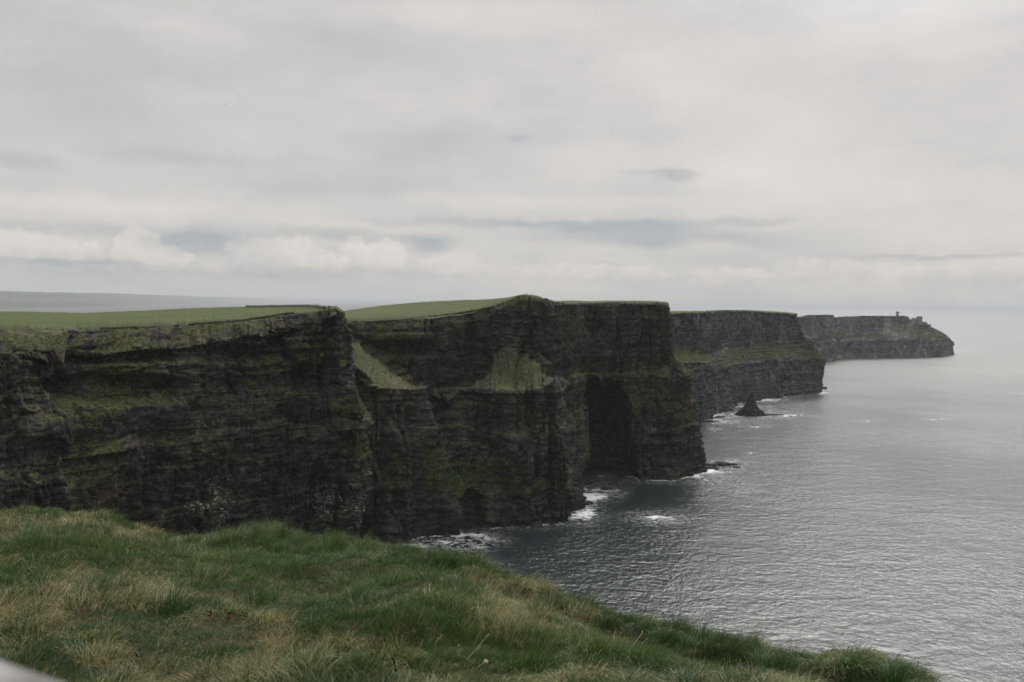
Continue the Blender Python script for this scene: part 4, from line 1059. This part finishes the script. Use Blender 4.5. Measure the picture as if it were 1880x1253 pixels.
def red_leaf(px, py, label):
    b, d = hit(px, py+8); t = at_d(px, py, d-.15)
    e = empty('red_leaved_plant', tuple(b)); tag(e, label, 'plant', 'red leaves in the foreground grass')
    for k in range(4):
        a = k*1.7+px; o = t-b+np.array([math.cos(a)*.05, math.sin(a)*.035, .015*k-.02])
        w = np.array([-math.sin(a), math.cos(a), .3])*.018
        me = bpy.data.meshes.new('leaf'); z0 = (t-b)-np.array([0, 0, .03])
        me.from_pydata([tuple(z0), tuple((z0+o)/2+w), tuple(o), tuple((z0+o)/2-w), tuple((z0+o)/2+np.array([0, 0, -.008]))], [], [(0, 1, 4), (1, 2, 4), (2, 3, 4), (3, 0, 4)])
        me.materials.append(M_RED); ob = bpy.data.objects.new('leaf', me); COL.objects.link(ob); ob.parent = e
    ob = tube('stem', [(0, 0, -.05), tuple(t-b-np.array([0, 0, .03]))], .004, M_RED, e, 5)
red_leaf(421, 1125, 'larger tuft of dark red leaves in the short grass left of the straw tuft')
red_leaf(386, 1126, 'smaller tuft of dark red leaves, left of the larger one')

# flagstone coping at the viewer's left hand
def slab():
    a = at_d(-60, 1155, 1.42); b = at_d(190, 1256, 1.18)
    zt = float(min(a[2], b[2])); a[2] = b[2] = zt
    t = (b-a)/np.linalg.norm(b-a); nrm = np.array([t[1], -t[0], 0.])
    if np.dot(nrm, -a) < 0: nrm = -nrm
    L_, Wd, Th = 2.4, .42, .07
    o0 = a-t*1.2
    e = empty('flagstone_wall', (float(o0[0]), float(o0[1]), float(ground_z(np.array([o0[0]]), np.array([o0[1]]))[0])))
    tag(e, 'pale grey flagstone-topped wall, out of focus in the bottom left corner', 'stone wall')
    nu, nv = 90, 16
    def sheet(name, z1, z0, w0, w1, mat, seed, rough):
        s_ = np.linspace(0, L_, nu); prof = []
        for k in range(nv):
            f = k/(nv-1)*2*math.pi
            cx = np.sign(math.cos(f))*abs(math.cos(f))**.35; cz = np.sign(math.sin(f))*abs(math.sin(f))**.35
            prof.append(((w0+w1)/2+cx*(w1-w0)/2, (z0+z1)/2+cz*(z1-z0)/2))
        rows = []
        for k, (w_, z_) in enumerate(prof[:-1]):
            n_ = rough*fbm(s_*5, s_*0+k*.7, s=seed, o=4)
            P = o0[None]+t[None]*s_[:, None]+nrm[None]*(w_+n_)[:, None]; P[:, 2] = zt+z_+n_*.6
            rows.append(P)
        P = np.stack(rows+[rows[0]]); P = P-np.array(e.location)
        mesh_np(name, P.reshape(-1, 3), grid_faces(len(P), nu), mat, e)
    sheet('coping_slab', 0, -Th, 0, Wd, M_SLAB, 4, .006)
    sheet('wall_stone', -Th-.003, -1.25, .04, Wd-.04, M_STONE, 9, .02)
slab()

# ------------------------------------------------------------------ sea air
def haze():
    bm = bmesh.new(); box_bm(bm, -180000, 180000, -180000, 180000, -6, 236)
    mt = bpy.data.materials.new('haze'); mt.use_nodes = True
    g = G(mt.node_tree)
    v = g.n('ShaderNodeVolumePrincipled'); v.inputs['Color'].default_value = (.66, .70, .745, 1)
    v.inputs['Density'].default_value = HAZE_D; v.inputs['Anisotropy'].default_value = 0.0
    o = g.n('ShaderNodeOutputMaterial'); g.put(o.inputs[1], v.outputs[0])
    tag(bm_obj('haze', bm, mt), kind='stuff')
HAZE_D = 3.0e-5
haze()
